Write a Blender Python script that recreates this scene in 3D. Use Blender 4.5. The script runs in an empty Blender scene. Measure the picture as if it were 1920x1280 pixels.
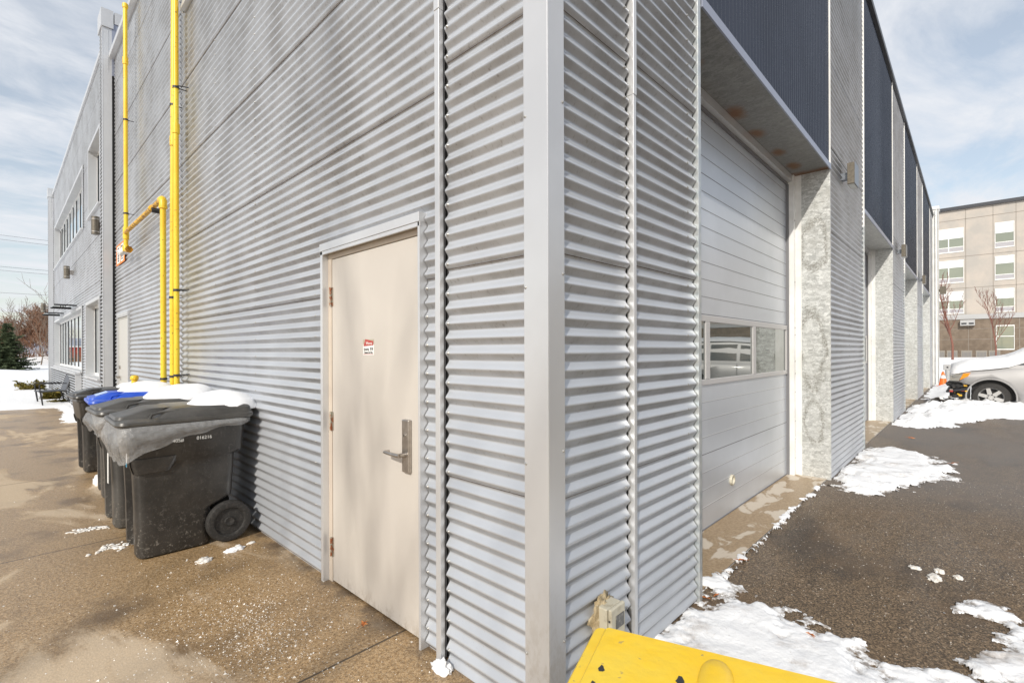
import bpy, bmesh, math, random
from mathutils import Vector, Matrix, noise, Quaternion
from math import radians as R, sin, cos, pi
random.seed(7)
S = bpy.context.scene
COL = S.collection

# ------------------------------------------------------------------ camera
YAW = R(43.45)
cam_d = bpy.data.cameras.new('camera'); cam = bpy.data.objects.new('camera', cam_d); COL.objects.link(cam)
cam.location = (-1.41, -1.137, 1.43)
fw = Vector((cos(YAW), sin(YAW), 0)); rt = Vector((sin(YAW), -cos(YAW), 0)); up = Vector((0, 0, 1))
ro = R(-0.2)
r2 = rt * cos(ro) + up * sin(ro); u2 = r2.cross(fw)
cam.matrix_world = Matrix.Translation(cam.location) @ Matrix((r2, u2, -fw)).transposed().to_4x4()
cam_d.sensor_width = 36; cam_d.lens = 911 / 1920 * 36
cam_d.shift_y = (657.3 - 640) / 1920
cam_d.clip_start = 0.02; cam_d.clip_end = 3000
S.camera = cam

# ------------------------------------------------------------------ light
SUN = Vector((-0.778, -0.313, 0.545)).normalized()      # towards the sun
el = math.asin(SUN.z)
sd = bpy.data.lights.new('sun', 'SUN'); sd.energy = 3.9; sd.angle = R(0.5); sd.color = (1.0, 0.94, 0.84)
sun = bpy.data.objects.new('sun', sd); COL.objects.link(sun)
sun.rotation_mode = 'QUATERNION'; sun.rotation_quaternion = SUN.to_track_quat('Z', 'Y')
sun.location = (-30, -12, 25)
W = bpy.data.worlds.new('World'); S.world = W; W.use_nodes = True
nt = W.node_tree; N = nt.nodes; L = nt.links
bg = N['Background']
sky = N.new('ShaderNodeTexSky'); sky.sky_type = 'NISHITA'; sky.sun_disc = False
sky.sun_elevation = el; sky.sun_rotation = math.atan2(SUN.x, SUN.y); sky.air_density = 1.0; sky.dust_density = 1.2
tc = N.new('ShaderNodeTexCoord')
sep = N.new('ShaderNodeSeparateXYZ'); L.new(tc.outputs['Generated'], sep.inputs[0])
# project the direction on a flat cloud layer
zc = N.new('ShaderNodeMath'); zc.operation = 'MAXIMUM'; zc.inputs[1].default_value = 0.0; L.new(sep.outputs[2], zc.inputs[0])
za = N.new('ShaderNodeMath'); za.operation = 'ADD'; za.inputs[1].default_value = 0.16; L.new(zc.outputs[0], za.inputs[0])
dv = N.new('ShaderNodeVectorMath'); dv.operation = 'DIVIDE'; L.new(tc.outputs['Generated'], dv.inputs[0])
cb = N.new('ShaderNodeCombineXYZ')
for i in range(3): L.new(za.outputs[0], cb.inputs[i])
L.new(cb.outputs[0], dv.inputs[1])
mp = N.new('ShaderNodeMapping'); mp.inputs['Rotation'].default_value = (0, 0, R(32)); mp.inputs['Scale'].default_value = (1.0, 1.8, 0.0)
L.new(dv.outputs[0], mp.inputs[0])
n1 = N.new('ShaderNodeTexNoise'); n1.inputs['Scale'].default_value = 2.1; n1.inputs['Detail'].default_value = 9; n1.inputs['Roughness'].default_value = 0.6; n1.inputs['Distortion'].default_value = 0.4
L.new(mp.outputs[0], n1.inputs['Vector'])
rp = N.new('ShaderNodeValToRGB'); rp.color_ramp.elements[0].position = 0.38; rp.color_ramp.elements[1].position = 0.64
rp.color_ramp.elements[0].color = (0.30, 0.30, 0.30, 1); rp.color_ramp.elements[1].color = (0.95, 0.95, 0.95, 1)
L.new(n1.outputs[0], rp.inputs[0])
mx = N.new('ShaderNodeMix'); mx.data_type = 'RGBA'
L.new(rp.outputs[0], mx.inputs[0]); skm = N.new('ShaderNodeVectorMath'); skm.operation = 'MULTIPLY_ADD'; skm.inputs[1].default_value = (1.45, 1.35, 1.2); skm.inputs[2].default_value = (.7, .75, .8); L.new(sky.outputs[0], skm.inputs[0]); L.new(skm.outputs[0], mx.inputs[6]); mx.inputs[7].default_value = (7.4, 7.6, 8.0, 1)
L.new(mx.outputs[2], bg.inputs[0]); bg.inputs[1].default_value = 0.125
S.view_settings.view_transform = 'Standard'; S.view_settings.look = 'None'; S.view_settings.gamma = 1
S.view_settings.exposure = -0.12
try: S.view_settings.use_curve_mapping = False
except Exception: pass
S.cycles.max_bounces = 8

# ------------------------------------------------------------------ materials
MATS = {}
def mat(name, col, rough=0.6, metal=0.0, col2=None, scale=3.0, detail=6, stretch=(1, 1, 1), lo=0.4, hi=0.6, bump=0.0, bscale=None,
        spec=0.5, alpha=1.0, trans=0.0, fleck=None, coat=0.0, sss=0.0, rough2=None):
    m = bpy.data.materials.new(name); m.use_nodes = True; t = m.node_tree; n = t.nodes; l = t.links; b = n['Principled BSDF']
    b.inputs['Base Color'].default_value = (*col, 1); b.inputs['Roughness'].default_value = rough; b.inputs['Metallic'].default_value = metal
    b.inputs['Specular IOR Level'].default_value = spec; b.inputs['Alpha'].default_value = alpha
    b.inputs['Transmission Weight'].default_value = trans; b.inputs['Coat Weight'].default_value = coat
    tcn = n.new('ShaderNodeTexCoord'); mpn = n.new('ShaderNodeMapping'); mpn.inputs['Scale'].default_value = stretch; l.new(tcn.outputs['Object'], mpn.inputs[0])
    vec = mpn.outputs[0]; out = None
    if col2 is not None:
        x = n.new('ShaderNodeTexNoise'); x.inputs['Scale'].default_value = scale; x.inputs['Detail'].default_value = detail; x.inputs['Roughness'].default_value = 0.6
        l.new(vec, x.inputs['Vector'])
        r = n.new('ShaderNodeValToRGB'); r.color_ramp.elements[0].position = lo; r.color_ramp.elements[1].position = hi
        r.color_ramp.elements[0].color = (*col, 1); r.color_ramp.elements[1].color = (*col2, 1)
        l.new(x.outputs[0], r.inputs[0]); out = r.outputs[0]
        if rough2 is not None:
            mr = n.new('ShaderNodeMapRange'); mr.inputs[1].default_value = lo; mr.inputs[2].default_value = hi; mr.inputs[3].default_value = rough; mr.inputs[4].default_value = rough2
            l.new(x.outputs[0], mr.inputs[0]); l.new(mr.outputs[0], b.inputs['Roughness'])
    if fleck:
        fc, fs, fth = fleck
        v = n.new('ShaderNodeTexNoise'); v.inputs['Scale'].default_value = fs; v.inputs['Detail'].default_value = 2; l.new(tcn.outputs['Object'], v.inputs['Vector'])
        r = n.new('ShaderNodeMapRange'); r.inputs[1].default_value = fth; r.inputs[2].default_value = fth + 0.04; l.new(v.outputs[0], r.inputs[0])
        mm = n.new('ShaderNodeMix'); mm.data_type = 'RGBA'; l.new(r.outputs[0], mm.inputs[0])
        if out: l.new(out, mm.inputs[6])
        else: mm.inputs[6].default_value = (*col, 1)
        mm.inputs[7].default_value = (*fc, 1); out = mm.outputs[2]
    if out: l.new(out, b.inputs['Base Color'])
    if bump:
        x = n.new('ShaderNodeTexNoise'); x.inputs['Scale'].default_value = bscale or scale * 4; x.inputs['Detail'].default_value = 5; l.new(vec, x.inputs['Vector'])
        bb = n.new('ShaderNodeBump'); bb.inputs['Strength'].default_value = bump; bb.inputs['Distance'].default_value = 0.01
        l.new(x.outputs[0], bb.inputs['Height']); l.new(bb.outputs[0], b.inputs['Normal'])
    MATS[name] = m
    return m

class G:
    """tiny node helper"""
    def __init__(s, m): s.t = m.node_tree; s.n = s.t.nodes; s.l = s.t.links
    def v(s, x, sock):
        if hasattr(x, 'links') or hasattr(x, 'is_linked'): s.l.new(x, sock)
        else: sock.default_value = x
    def math(s, op, a, b=0.0, clamp=False):
        k = s.n.new('ShaderNodeMath'); k.operation = op; k.use_clamp = clamp; s.v(a, k.inputs[0]); s.v(b, k.inputs[1]); return k.outputs[0]
    def noise(s, vec, scale, detail=5, rough=0.55, stretch=(1, 1, 1), dist=0):
        mpn = s.n.new('ShaderNodeMapping'); mpn.inputs['Scale'].default_value = stretch; s.l.new(vec, mpn.inputs[0])
        k = s.n.new('ShaderNodeTexNoise'); k.inputs['Scale'].default_value = scale; k.inputs['Detail'].default_value = detail; k.inputs['Roughness'].default_value = rough
        k.inputs['Distortion'].default_value = dist
        s.l.new(mpn.outputs[0], k.inputs['Vector']); return k.outputs[0]
    def step(s, x, a, b):
        k = s.n.new('ShaderNodeMapRange'); k.interpolation_type = 'SMOOTHSTEP'; s.v(x, k.inputs[0]); k.inputs[1].default_value = a; k.inputs[2].default_value = b; return k.outputs[0]
    def mix(s, f, a, b):
        k = s.n.new('ShaderNodeMix'); k.data_type = 'RGBA'; s.v(f, k.inputs[0])
        s.v(a if not isinstance(a, tuple) else (*a, 1), k.inputs[6]); s.v(b if not isinstance(b, tuple) else (*b, 1), k.inputs[7]); return k.outputs[2]
    def coords(s):
        k = s.n.new('ShaderNodeTexCoord'); return k.outputs['Object']
    def xyz(s, v):
        k = s.n.new('ShaderNodeSeparateXYZ'); s.l.new(v, k.inputs[0]); return k.outputs
    def bump(s, h, strength, dist=0.01):
        k = s.n.new('ShaderNodeBump'); k.inputs['Strength'].default_value = strength; k.inputs['Distance'].default_value = dist; s.l.new(h, k.inputs['Height']); return k.outputs[0]

def new_mat(name):
    m = bpy.data.materials.new(name); m.use_nodes = True; MATS[name] = m
    return m, G(m), m.node_tree.nodes['Principled BSDF']

# painted corrugated steel: under-slopes coloured darker for rib shade, together with dirt
def cladding(name, base, grime_shade, metal=0.45, rough=0.36, amount=1.0):
    m, g, b = new_mat(name)
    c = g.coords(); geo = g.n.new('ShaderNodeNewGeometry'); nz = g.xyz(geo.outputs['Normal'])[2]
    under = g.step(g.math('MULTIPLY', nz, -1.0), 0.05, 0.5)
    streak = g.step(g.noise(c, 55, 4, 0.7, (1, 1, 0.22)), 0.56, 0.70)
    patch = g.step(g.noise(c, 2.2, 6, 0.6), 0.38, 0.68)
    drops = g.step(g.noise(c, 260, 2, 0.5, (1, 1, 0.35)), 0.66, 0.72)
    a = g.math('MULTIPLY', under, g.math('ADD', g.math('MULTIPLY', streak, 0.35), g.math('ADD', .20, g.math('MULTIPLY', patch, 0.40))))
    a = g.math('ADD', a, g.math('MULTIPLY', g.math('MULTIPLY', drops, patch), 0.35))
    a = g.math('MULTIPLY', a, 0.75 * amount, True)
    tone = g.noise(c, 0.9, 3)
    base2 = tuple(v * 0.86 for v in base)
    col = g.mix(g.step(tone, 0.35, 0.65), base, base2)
    g.l.new(g.mix(a, col, grime_shade), b.inputs['Base Color'])
    b.inputs['Metallic'].default_value = metal
    rr = g.math('ADD', rough, g.math('MULTIPLY', g.noise(c, 6, 5), 0.16)); g.l.new(rr, b.inputs['Roughness'])
    g.l.new(g.bump(g.noise(c, 3.0, 3, 0.5, (1, 1, 1)), 0.35, 0.012), b.inputs['Normal'])
    return m
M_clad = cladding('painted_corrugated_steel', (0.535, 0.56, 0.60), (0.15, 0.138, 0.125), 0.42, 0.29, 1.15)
M_navy = cladding('navy_ribbed_steel', (0.068, 0.076, 0.098), (0.10, 0.10, 0.10), 0.75, 0.2, 0.3)
M_trim = mat('painted_trim_steel', (0.64, 0.65, 0.665), 0.33, 0.45, (0.58, 0.59, 0.61), 1.5, bump=0.12, bscale=2.5, rough2=0.45)
M_trimblue = mat('blue_grey_drip_edge', (0.30, 0.33, 0.42), 0.35, 0.3)
M_white = mat('white_steel', (0.80, 0.80, 0.79), 0.4, 0.1, (0.70, 0.70, 0.68), 4)
M_back = mat('dark_backing', (0.045, 0.045, 0.047), 0.9)
M_pale = mat('pale_closure_strip', (0.55, 0.52, 0.46), 0.8)
M_capdark = mat('dark_cap_metal', (0.05, 0.052, 0.06), 0.4, 0.3)
M_screw = mat('screw_head_metal', (0.40, 0.40, 0.39), 0.4, 0.6)

# galvanised sheet with spangle, ring stains, rust at the soffit fasteners
def galv(name, rings=(), rust=(), tone=1.0):
    m, g, b = new_mat(name)
    c = g.coords()
    def spangle(sc):
        k = g.n.new('ShaderNodeTexVoronoi'); k.inputs['Scale'].default_value = sc
        w = g.n.new('ShaderNodeVectorMath'); w.operation = 'ADD'
        nn = g.n.new('ShaderNodeTexNoise'); nn.inputs['Scale'].default_value = 30; g.l.new(c, nn.inputs['Vector'])
        sc2 = g.n.new('ShaderNodeVectorMath'); sc2.operation = 'SCALE'; sc2.inputs['Scale'].default_value = 0.05; g.l.new(nn.outputs['Color'], sc2.inputs[0])
        mq = g.n.new('ShaderNodeMapping'); mq.inputs['Scale'].default_value = (1, .55, 1.25); g.l.new(c, mq.inputs[0]); g.l.new(mq.outputs[0], w.inputs[0]); g.l.new(sc2.outputs[0], w.inputs[1]); g.l.new(w.outputs[0], k.inputs['Vector'])
        s = g.n.new('ShaderNodeSeparateColor'); g.l.new(k.outputs['Color'], s.inputs[0]); return s.outputs[0]
    sp = g.math('ADD', g.math('MULTIPLY', spangle(38), 0.5), g.math('MULTIPLY', spangle(90), 0.5))
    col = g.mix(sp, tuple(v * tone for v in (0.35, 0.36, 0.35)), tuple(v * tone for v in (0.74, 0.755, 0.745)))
    col = g.mix(g.math('MULTIPLY', g.step(g.noise(c, 5, 6, 0.65), 0.50, 0.72), .5), col, tuple(v * tone for v in (0.40, 0.40, 0.37)))
    X = g.xyz(c)
    wob = g.math('ADD', g.math('MULTIPLY', g.math('SUBTRACT', g.noise(c, 5, 5, .6), 0.5), 1.1), g.math('MULTIPLY', g.math('SUBTRACT', g.noise(c, 40, 4, .7), 0.5), 0.5))
    for (ax, pu, pz, ru, rz) in rings:
        du = g.math('DIVIDE', g.math('SUBTRACT', X[ax], pu), ru); dz = g.math('DIVIDE', g.math('SUBTRACT', X[2], pz), rz)
        d = g.math('SQRT', g.math('ADD', g.math('MULTIPLY', du, du), g.math('MULTIPLY', dz, dz)))
        d = g.math('ADD', d, wob)
        ring = g.math('SUBTRACT', 1.0, g.step(g.math('ABSOLUTE', g.math('SUBTRACT', d, 1.0)), 0.02, 0.26))
        col = g.mix(g.math('MULTIPLY', g.math('MULTIPLY', ring, g.step(g.noise(c, 70, 4, .7), .35, .6)), 0.75), col, (0.20, 0.19, 0.16))
    for (px, py, rx, ry) in rust:
        du = g.math('DIVIDE', g.math('SUBTRACT', X[0], px), rx); dz = g.math('DIVIDE', g.math('SUBTRACT', X[1], py), ry)
        d = g.math('SQRT', g.math('ADD', g.math('MULTIPLY', du, du), g.math('MULTIPLY', dz, dz)))
        d = g.math('ADD', d, g.math('MULTIPLY', wob, 1.1))
        k = g.math('SUBTRACT', 1.0, g.step(d, 0.2, 1.2))
        col = g.mix(g.math('MULTIPLY', k, 0.9), col, (0.19, 0.075, 0.018))
    g.l.new(col, b.inputs['Base Color']); b.inputs['Metallic'].default_value = 0.35
    g.l.new(g.math('ADD', 0.33, g.math('MULTIPLY', sp, 0.22)), b.inputs['Roughness'])
    g.l.new(g.bump(g.noise(c, 14, 4), 0.12), b.inputs['Normal'])
    return m
M_galv = galv('galvanised_sheet', rings=((1, 0.15, 2.62, 0.13, 0.27), (1, 0.17, 1.42, 0.12, 0.42), (1, 0.15, 0.62, 0.09, 0.22)))
M_galv2 = galv('galvanised_sheet_plain')
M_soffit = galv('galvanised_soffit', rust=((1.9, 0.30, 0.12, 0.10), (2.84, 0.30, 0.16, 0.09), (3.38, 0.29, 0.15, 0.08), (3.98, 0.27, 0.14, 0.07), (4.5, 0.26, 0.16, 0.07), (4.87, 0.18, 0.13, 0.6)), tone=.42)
M_steel = mat('galvanised_edge', (0.42, 0.46, 0.48), 0.35, 0.5, (0.55, 0.57, 0.57), 20)
M_alu = mat('brushed_aluminium_door', (0.59, 0.62, 0.67), 0.34, 0.45, (0.54, 0.57, 0.615), 1.2, bump=0.10, bscale=1.6, stretch=(1, 1, 1))
M_alu_lip = mat('door_groove_light', (0.68, 0.68, 0.69), 0.4, 0.4)
M_groove = mat('door_groove_dark', (0.17, 0.17, 0.18), 0.6)
M_frame = mat('window_frame_grey', (0.52, 0.51, 0.51), 0.4, 0.2)
def worn_paint(name, c1, c2, wearcol, metal=0.0, rough=.42, zlow=.12, amt=.7):
    m, g, b = new_mat(name); c = g.coords(); Z = g.xyz(c)[2]
    col = g.mix(g.step(g.noise(c, 1.5, 4), .35, .65), c1, c2)
    low = g.math('SUBTRACT', 1.0, g.step(Z, .0, zlow)); sc = g.step(g.noise(c, 18, 6, .75, (1, 1, .5)), .46, .62)
    col = g.mix(g.math('MULTIPLY', g.math('MULTIPLY', low, sc), amt), col, wearcol)
    scr = g.math('MULTIPLY', g.step(g.noise(c, 70, 4, .7, (1, 1, .12)), .66, .72), g.step(g.noise(c, 2.3, 3), .50, .62))
    col = g.mix(g.math('MULTIPLY', scr, .28), col, wearcol)
    g.l.new(col, b.inputs['Base Color']); b.inputs['Metallic'].default_value = metal
    g.l.new(g.math('ADD', rough - .06, g.math('MULTIPLY', g.noise(c, 3, 4), .16)), b.inputs['Roughness'])
    g.l.new(g.bump(g.noise(c, 2.5, 3), .14, .01), b.inputs['Normal']); return m
M_beige = worn_paint('beige_painted_steel', (0.535, 0.50, 0.455), (0.51, 0.475, 0.435), (0.30, 0.26, 0.21))
M_cornertrim = worn_paint('scuffed_corner_trim', (0.60, 0.61, 0.63), (0.55, 0.56, 0.58), (0.42, 0.40, 0.37), .45, .33, .75, .55)
M_beigedark = mat('beige_frame_paint', (0.56, 0.49, 0.41), 0.5, 0.0, (0.50, 0.43, 0.36), 4)
M_nickel = mat('satin_nickel', (0.46, 0.43, 0.40), 0.28, 0.9, (0.38, 0.35, 0.32), 30)
M_hinge = mat('weathered_hinge', (0.36, 0.34, 0.28), 0.5, 0.4, (0.30, 0.11, 0.05), 45, lo=0.48, hi=0.56)
M_yellow = mat('yellow_pipe_paint', (0.80, 0.50, 0.02), 0.38, 0.0, (0.78, 0.58, 0.04), 2.5, fleck=((0.30, 0.16, 0.03), 45, 0.67))
M_rustyel = mat('rusty_yellow_pipe_paint', (0.80, 0.48, 0.03), 0.5, 0.0, (0.24, 0.10, 0.02), 14, lo=0.45, hi=0.62)
M_plasty = mat('yellow_plastic', (0.86, 0.56, 0.03), 0.36, 0.0, (0.80, 0.57, 0.06), 4, bump=0.3, bscale=26, spec=0.5, fleck=((.50, .36, .10), 38, .70), rough2=.5)
def cart_plastic(name, c1, c2, dusty):
    m, g, b = new_mat(name); c = g.coords(); Z = g.xyz(c)[2]
    col = g.mix(g.step(g.noise(c, 4, 6, .65), .35, .65), c1, c2)
    scr = g.step(g.noise(c, 30, 5, .8, (1, 1, .15)), .60, .72)
    col = g.mix(g.math('MULTIPLY', scr, .25), col, (.22, .21, .20))
    low = g.math('SUBTRACT', 1.0, g.step(Z, .02, .42))
    spk = g.step(g.noise(c, 42, 6, .85), .53, .66)
    dust = g.math('MULTIPLY', g.math('ADD', g.math('MULTIPLY', low, .75), .12), spk)
    col = g.mix(g.math('MULTIPLY', dust, dusty, True), col, (.36, .33, .29))
    g.l.new(col, b.inputs['Base Color']); g.l.new(g.math('ADD', .34, g.math('MULTIPLY', dust, .5)), b.inputs['Roughness'])
    g.l.new(g.bump(g.noise(c, 70, 3, .6), .15, .004), b.inputs['Normal']); return m
M_black = cart_plastic('black_cart_plastic', (0.022, 0.021, 0.020), (0.042, 0.039, 0.036), .8)
M_blackb = cart_plastic('dark_grey_cart_plastic', (0.046, 0.045, 0.043), (0.075, 0.072, 0.067), .7)
M_bluelid = mat('blue_lid_plastic', (0.012, 0.07, 0.50), 0.35, 0.0, (0.03, 0.10, 0.55), 5)
M_rubber = mat('tyre_rubber', (0.022, 0.021, 0.020), 0.7, 0.0, (0.055, 0.05, 0.047), 60, lo=.5, hi=.7)
M_bag = mat('clear_grey_plastic_liner', (0.62, 0.63, 0.64), 0.25, 0.0, (0.50, 0.50, 0.50), 20, alpha=0.34, bump=1.0, bscale=34, spec=0.9)
M_paper = mat('white_sticker', (0.78, 0.78, 0.76), 0.5)
M_red = mat('red_print', (0.42, 0.06, 0.05), 0.5)
M_ink = mat('black_print', (0.03, 0.03, 0.035), 0.5)
M_stickbg = mat('sticker_khaki', (0.42, 0.38, 0.30), 0.5)
M_blueprint = mat('blue_print', (0.02, 0.35, 0.60), 0.5)
M_bulb = mat('frosted_lens', (0.6, 0.6, 0.55), 0.3)
M_bronze = mat('bronze_lamp_metal', (0.13, 0.115, 0.09), 0.4, 0.5, (0.18, 0.16, 0.13), 40)
M_lampside = mat('grey_lamp_metal', (0.20, 0.22, 0.25), 0.35, 0.5)
M_orange = mat('orange_sign_paint', (0.80, 0.22, 0.02), 0.5)
M_cream = mat('cream_plastic', (0.55, 0.52, 0.42), 0.45, 0.0, (0.40, 0.36, 0.27), 25, lo=0.5, hi=0.7)
M_foam = mat('expanding_foam', (0.60, 0.50, 0.33), 0.85, 0.0, (0.40, 0.31, 0.18), 30, bump=0.6)
M_lcd = mat('scuffed_grey_window', (0.10, 0.10, 0.095), 0.3, 0.0, (0.25, 0.24, 0.22), 60, lo=0.5, hi=0.62)
M_leaf = mat('dry_leaf', (0.42, 0.12, 0.03), 0.7, 0.0, (0.55, 0.22, 0.06), 30)
M_salt = mat('salt_crystal', (0.72, 0.69, 0.64), 0.4)
M_conc_bits = mat('dirty_ice', (0.62, 0.58, 0.52), 0.35, 0.0, (0.85, 0.84, 0.82), 18)
def snow_mat(name, dirt=0.35, lo=0.55):
    m, g, b = new_mat(name); c = g.coords()
    d = g.step(g.noise(c, 3.2, 8, 0.68), lo, lo + 0.16)
    sp = g.step(g.noise(c, 45, 3, 0.6), 0.66, 0.72)
    a = g.math('MULTIPLY', g.math('ADD', g.math('MULTIPLY', d, 0.7), g.math('MULTIPLY', sp, 0.4)), dirt, True)
    base = g.mix(a, (0.84, 0.85, 0.87), (0.30, 0.22, 0.15))
    if dirt > .3:
        z = g.xyz(c)[2]; thin = g.math('MULTIPLY', g.math('SUBTRACT', 1.0, g.step(z, .003, .013)), g.step(g.noise(c, 26, 5, .7), .40, .58))
        base = g.mix(g.math('MULTIPLY', thin, .8), base, (0.16, 0.12, 0.085))
    g.l.new(base, b.inputs['Base Color']); b.inputs['Roughness'].default_value = 0.6
    h = g.math('ADD', g.noise(c, 22, 6, 0.65), g.math('MULTIPLY', g.noise(c, 5, 3), 2.0))
    g.l.new(g.bump(h, 0.45, 0.02), b.inputs['Normal'])
    return m
M_snow = snow_mat('snow_surface', 0.05)
M_snowd = snow_mat('trodden_snow', 0.75, 0.53)
M_snowm = snow_mat('bank_snow', 0.28, .56)
M_snowcap = mat('smooth_snow', (0.86, 0.87, 0.89), .65, bump=.12, bscale=60)
def glass(name, tint, refl, rough=0.02):
    m = bpy.data.materials.new(name); m.use_nodes = True; n = m.node_tree.nodes; l = m.node_tree.links
    n.remove(n['Principled BSDF']); o = n['Material Output']
    d = n.new('ShaderNodeBsdfDiffuse'); d.inputs[0].default_value = (*tint, 1)
    gl = n.new('ShaderNodeBsdfGlossy'); gl.inputs[0].default_value = (0.92, 0.95, 0.95, 1); gl.inputs[1].default_value = rough
    fr = n.new('ShaderNodeFresnel'); fr.inputs[0].default_value = 1.5
    ma = n.new('ShaderNodeMath'); ma.operation = 'MULTIPLY_ADD'; ma.use_clamp = True; l.new(fr.outputs[0], ma.inputs[0]); ma.inputs[1].default_value = 1.3; ma.inputs[2].default_value = refl
    mxs = n.new('ShaderNodeMixShader'); l.new(ma.outputs[0], mxs.inputs[0]); l.new(d.outputs[0], mxs.inputs[1]); l.new(gl.outputs[0], mxs.inputs[2]); l.new(mxs.outputs[0], o.inputs[0])
    return m
M_gdark = glass('dark_insulated_glass', (0.02, 0.03, 0.03), 0.10)
M_gpale = glass('pale_office_glass', (0.07, 0.09, 0.095), 0.20)
M_ghotel = glass('hotel_glass', (0.20, 0.22, 0.17), 0.06)
M_gcar = glass('car_glass', (0.03, 0.035, 0.035), 0.12)

# ------------------------------------------------------------------ object helpers
def link(name, me, parent=None):
    o = bpy.data.objects.new(name, me); COL.objects.link(o)
    if parent is not None: o.parent = parent
    return o
def tag(o, label=None, cat=None, group=None, kind=None):
    if label: o['label'] = label
    if cat: o['category'] = cat
    if group: o['group'] = group
    if kind: o['kind'] = kind
    return o
def thing(name, label, cat, loc=(0, 0, 0), rz=0.0, group=None):
    o = link(name, None); o.location = loc; o.rotation_euler = (0, 0, rz); o.empty_display_size = 0.1
    return tag(o, label, cat, group)
def copy_tree(o, parent=None):
    c = o.copy(); COL.objects.link(c); c.parent = parent
    for ch in list(o.children): copy_tree(ch, c)
    return c

class MB:
    def __init__(s, xf=None): s.v = []; s.f = []; s.m = []; s.mats = []; s.sm = []; s.xf = xf
    def mi(s, m):
        if m not in s.mats: s.mats.append(m)
        return s.mats.index(m)
    def add(s, vs, fs, m, smooth=False):
        b = len(s.v); s.v += [tuple(Vector(v)) for v in vs]; k = s.mi(m)
        for f in fs: s.f.append(tuple(b + i for i in f)); s.m.append(k); s.sm.append(smooth)
    def box(s, x0, x1, y0, y1, z0, z1, m):
        vs = [(x, y, z) for z in (z0, z1) for y in (y0, y1) for x in (x0, x1)]
        s.add(vs, [(0, 2, 3, 1), (4, 5, 7, 6), (0, 1, 5, 4), (2, 6, 7, 3), (0, 4, 6, 2), (1, 3, 7, 5)], m)
    def tube(s, pts, r, m, n=10, caps=True, r1=None):
        pts = [Vector(p) for p in pts]; rings = []
        k = len(pts); t0 = (pts[1] - pts[0]).normalized()
        a = t0.orthogonal().normalized(); vs = []
        for i, p in enumerate(pts):
            t = ((pts[min(i + 1, k - 1)] - pts[max(i - 1, 0)])).normalized()
            a = (a - t * a.dot(t)).normalized(); b = t.cross(a)
            rr = r[i] if isinstance(r, (list, tuple)) else (r if r1 is None else r + (r1 - r) * i / (k - 1))
            for j in range(n):
                q = 2 * pi * j / n; vs.append(p + a * (cos(q) * rr) + b * (sin(q) * rr))
        fs = [(i * n + j, i * n + (j + 1) % n, (i + 1) * n + (j + 1) % n, (i + 1) * n + j) for i in range(k - 1) for j in range(n)]
        if caps: fs += [tuple(range(n - 1, -1, -1)), tuple((k - 1) * n + j for j in range(n))]
        s.add(vs, fs, m, True)
    def loft(s, rings, m, cap0=True, cap1=True, smooth=True):
        n = len(rings[0]); vs = [p for r in rings for p in r]; k = len(rings)
        fs = [(i * n + j, i * n + (j + 1) % n, (i + 1) * n + (j + 1) % n, (i + 1) * n + j) for i in range(k - 1) for j in range(n)]
        if cap0: fs.append(tuple(range(n - 1, -1, -1)))
        if cap1: fs.append(tuple((k - 1) * n + j for j in range(n)))
        s.add(vs, fs, m, smooth)
    def lathe(s, prof, m, center=(0, 0, 0), axis='z', n=24):
        c = Vector(center); vs = []
        for (r, h) in prof:
            for j in range(n):
                q = 2 * pi * j / n; a, b = cos(q) * r, sin(q) * r
                p = {'z': (a, b, h), 'y': (a, h, b), 'x': (h, a, b)}[axis]; vs.append(c + Vector(p))
        k = len(prof)
        fs = [(i * n + j, i * n + (j + 1) % n, (i + 1) * n + (j + 1) % n, (i + 1) * n + j) for i in range(k - 1) for j in range(n)]
        s.add(vs, fs, m, True)
    def build(s, name, parent=None, bevel=0.0, seg=2, auto=True, sub=0):
        me = bpy.data.meshes.new(name); me.from_pydata([tuple(v) for v in s.v], [], s.f)
        for m in s.mats: me.materials.append(m)
        me.polygons.foreach_set('material_index', s.m); me.polygons.foreach_set('use_smooth', s.sm)
        me.update()
        if auto:
            bm = bmesh.new(); bm.from_mesh(me); bmesh.ops.recalc_face_normals(bm, faces=bm.faces)
            for e in bm.edges:
                if len(e.link_faces) == 2 and e.calc_face_angle(0) > R(38): e.smooth = False
            bm.to_mesh(me); bm.free()
        o = link(name, me, parent)
        if bevel:
            b = o.modifiers.new('bevel', 'BEVEL'); b.width = bevel; b.segments = seg; b.limit_method = 'ANGLE'; b.harden_normals = False
            for p in me.polygons: p.use_smooth = True
            try:
                b.harden_normals = True
            except Exception: pass
        if sub:
            b = o.modifiers.new('sub', 'SUBSURF'); b.levels = sub; b.render_levels = sub
        return o

def text_obj(name, txt, size, m, parent, mw, sx=1.0):
    c = bpy.data.curves.new(name, 'FONT'); c.body = txt; c.size = size; c.extrude = 0.0004; c.align_x = 'CENTER'; c.align_y = 'CENTER'
    t = bpy.data.objects.new(name, c); COL.objects.link(t)
    me = bpy.data.meshes.new_from_object(t.evaluated_get(bpy.context.evaluated_depsgraph_get()))
    bpy.data.objects.remove(t)
    me.transform(mw @ Matrix.Diagonal((sx, 1, 1, 1))); me.materials.clear(); me.materials.append(m); me.name = name
    return link(name, me, parent)
def frame_mat(origin, xdir, ydir):
    x = Vector(xdir).normalized(); y = Vector(ydir).normalized(); z = x.cross(y)
    return Matrix.Translation(origin) @ Matrix((x, y, z)).transposed().to_4x4()

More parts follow.
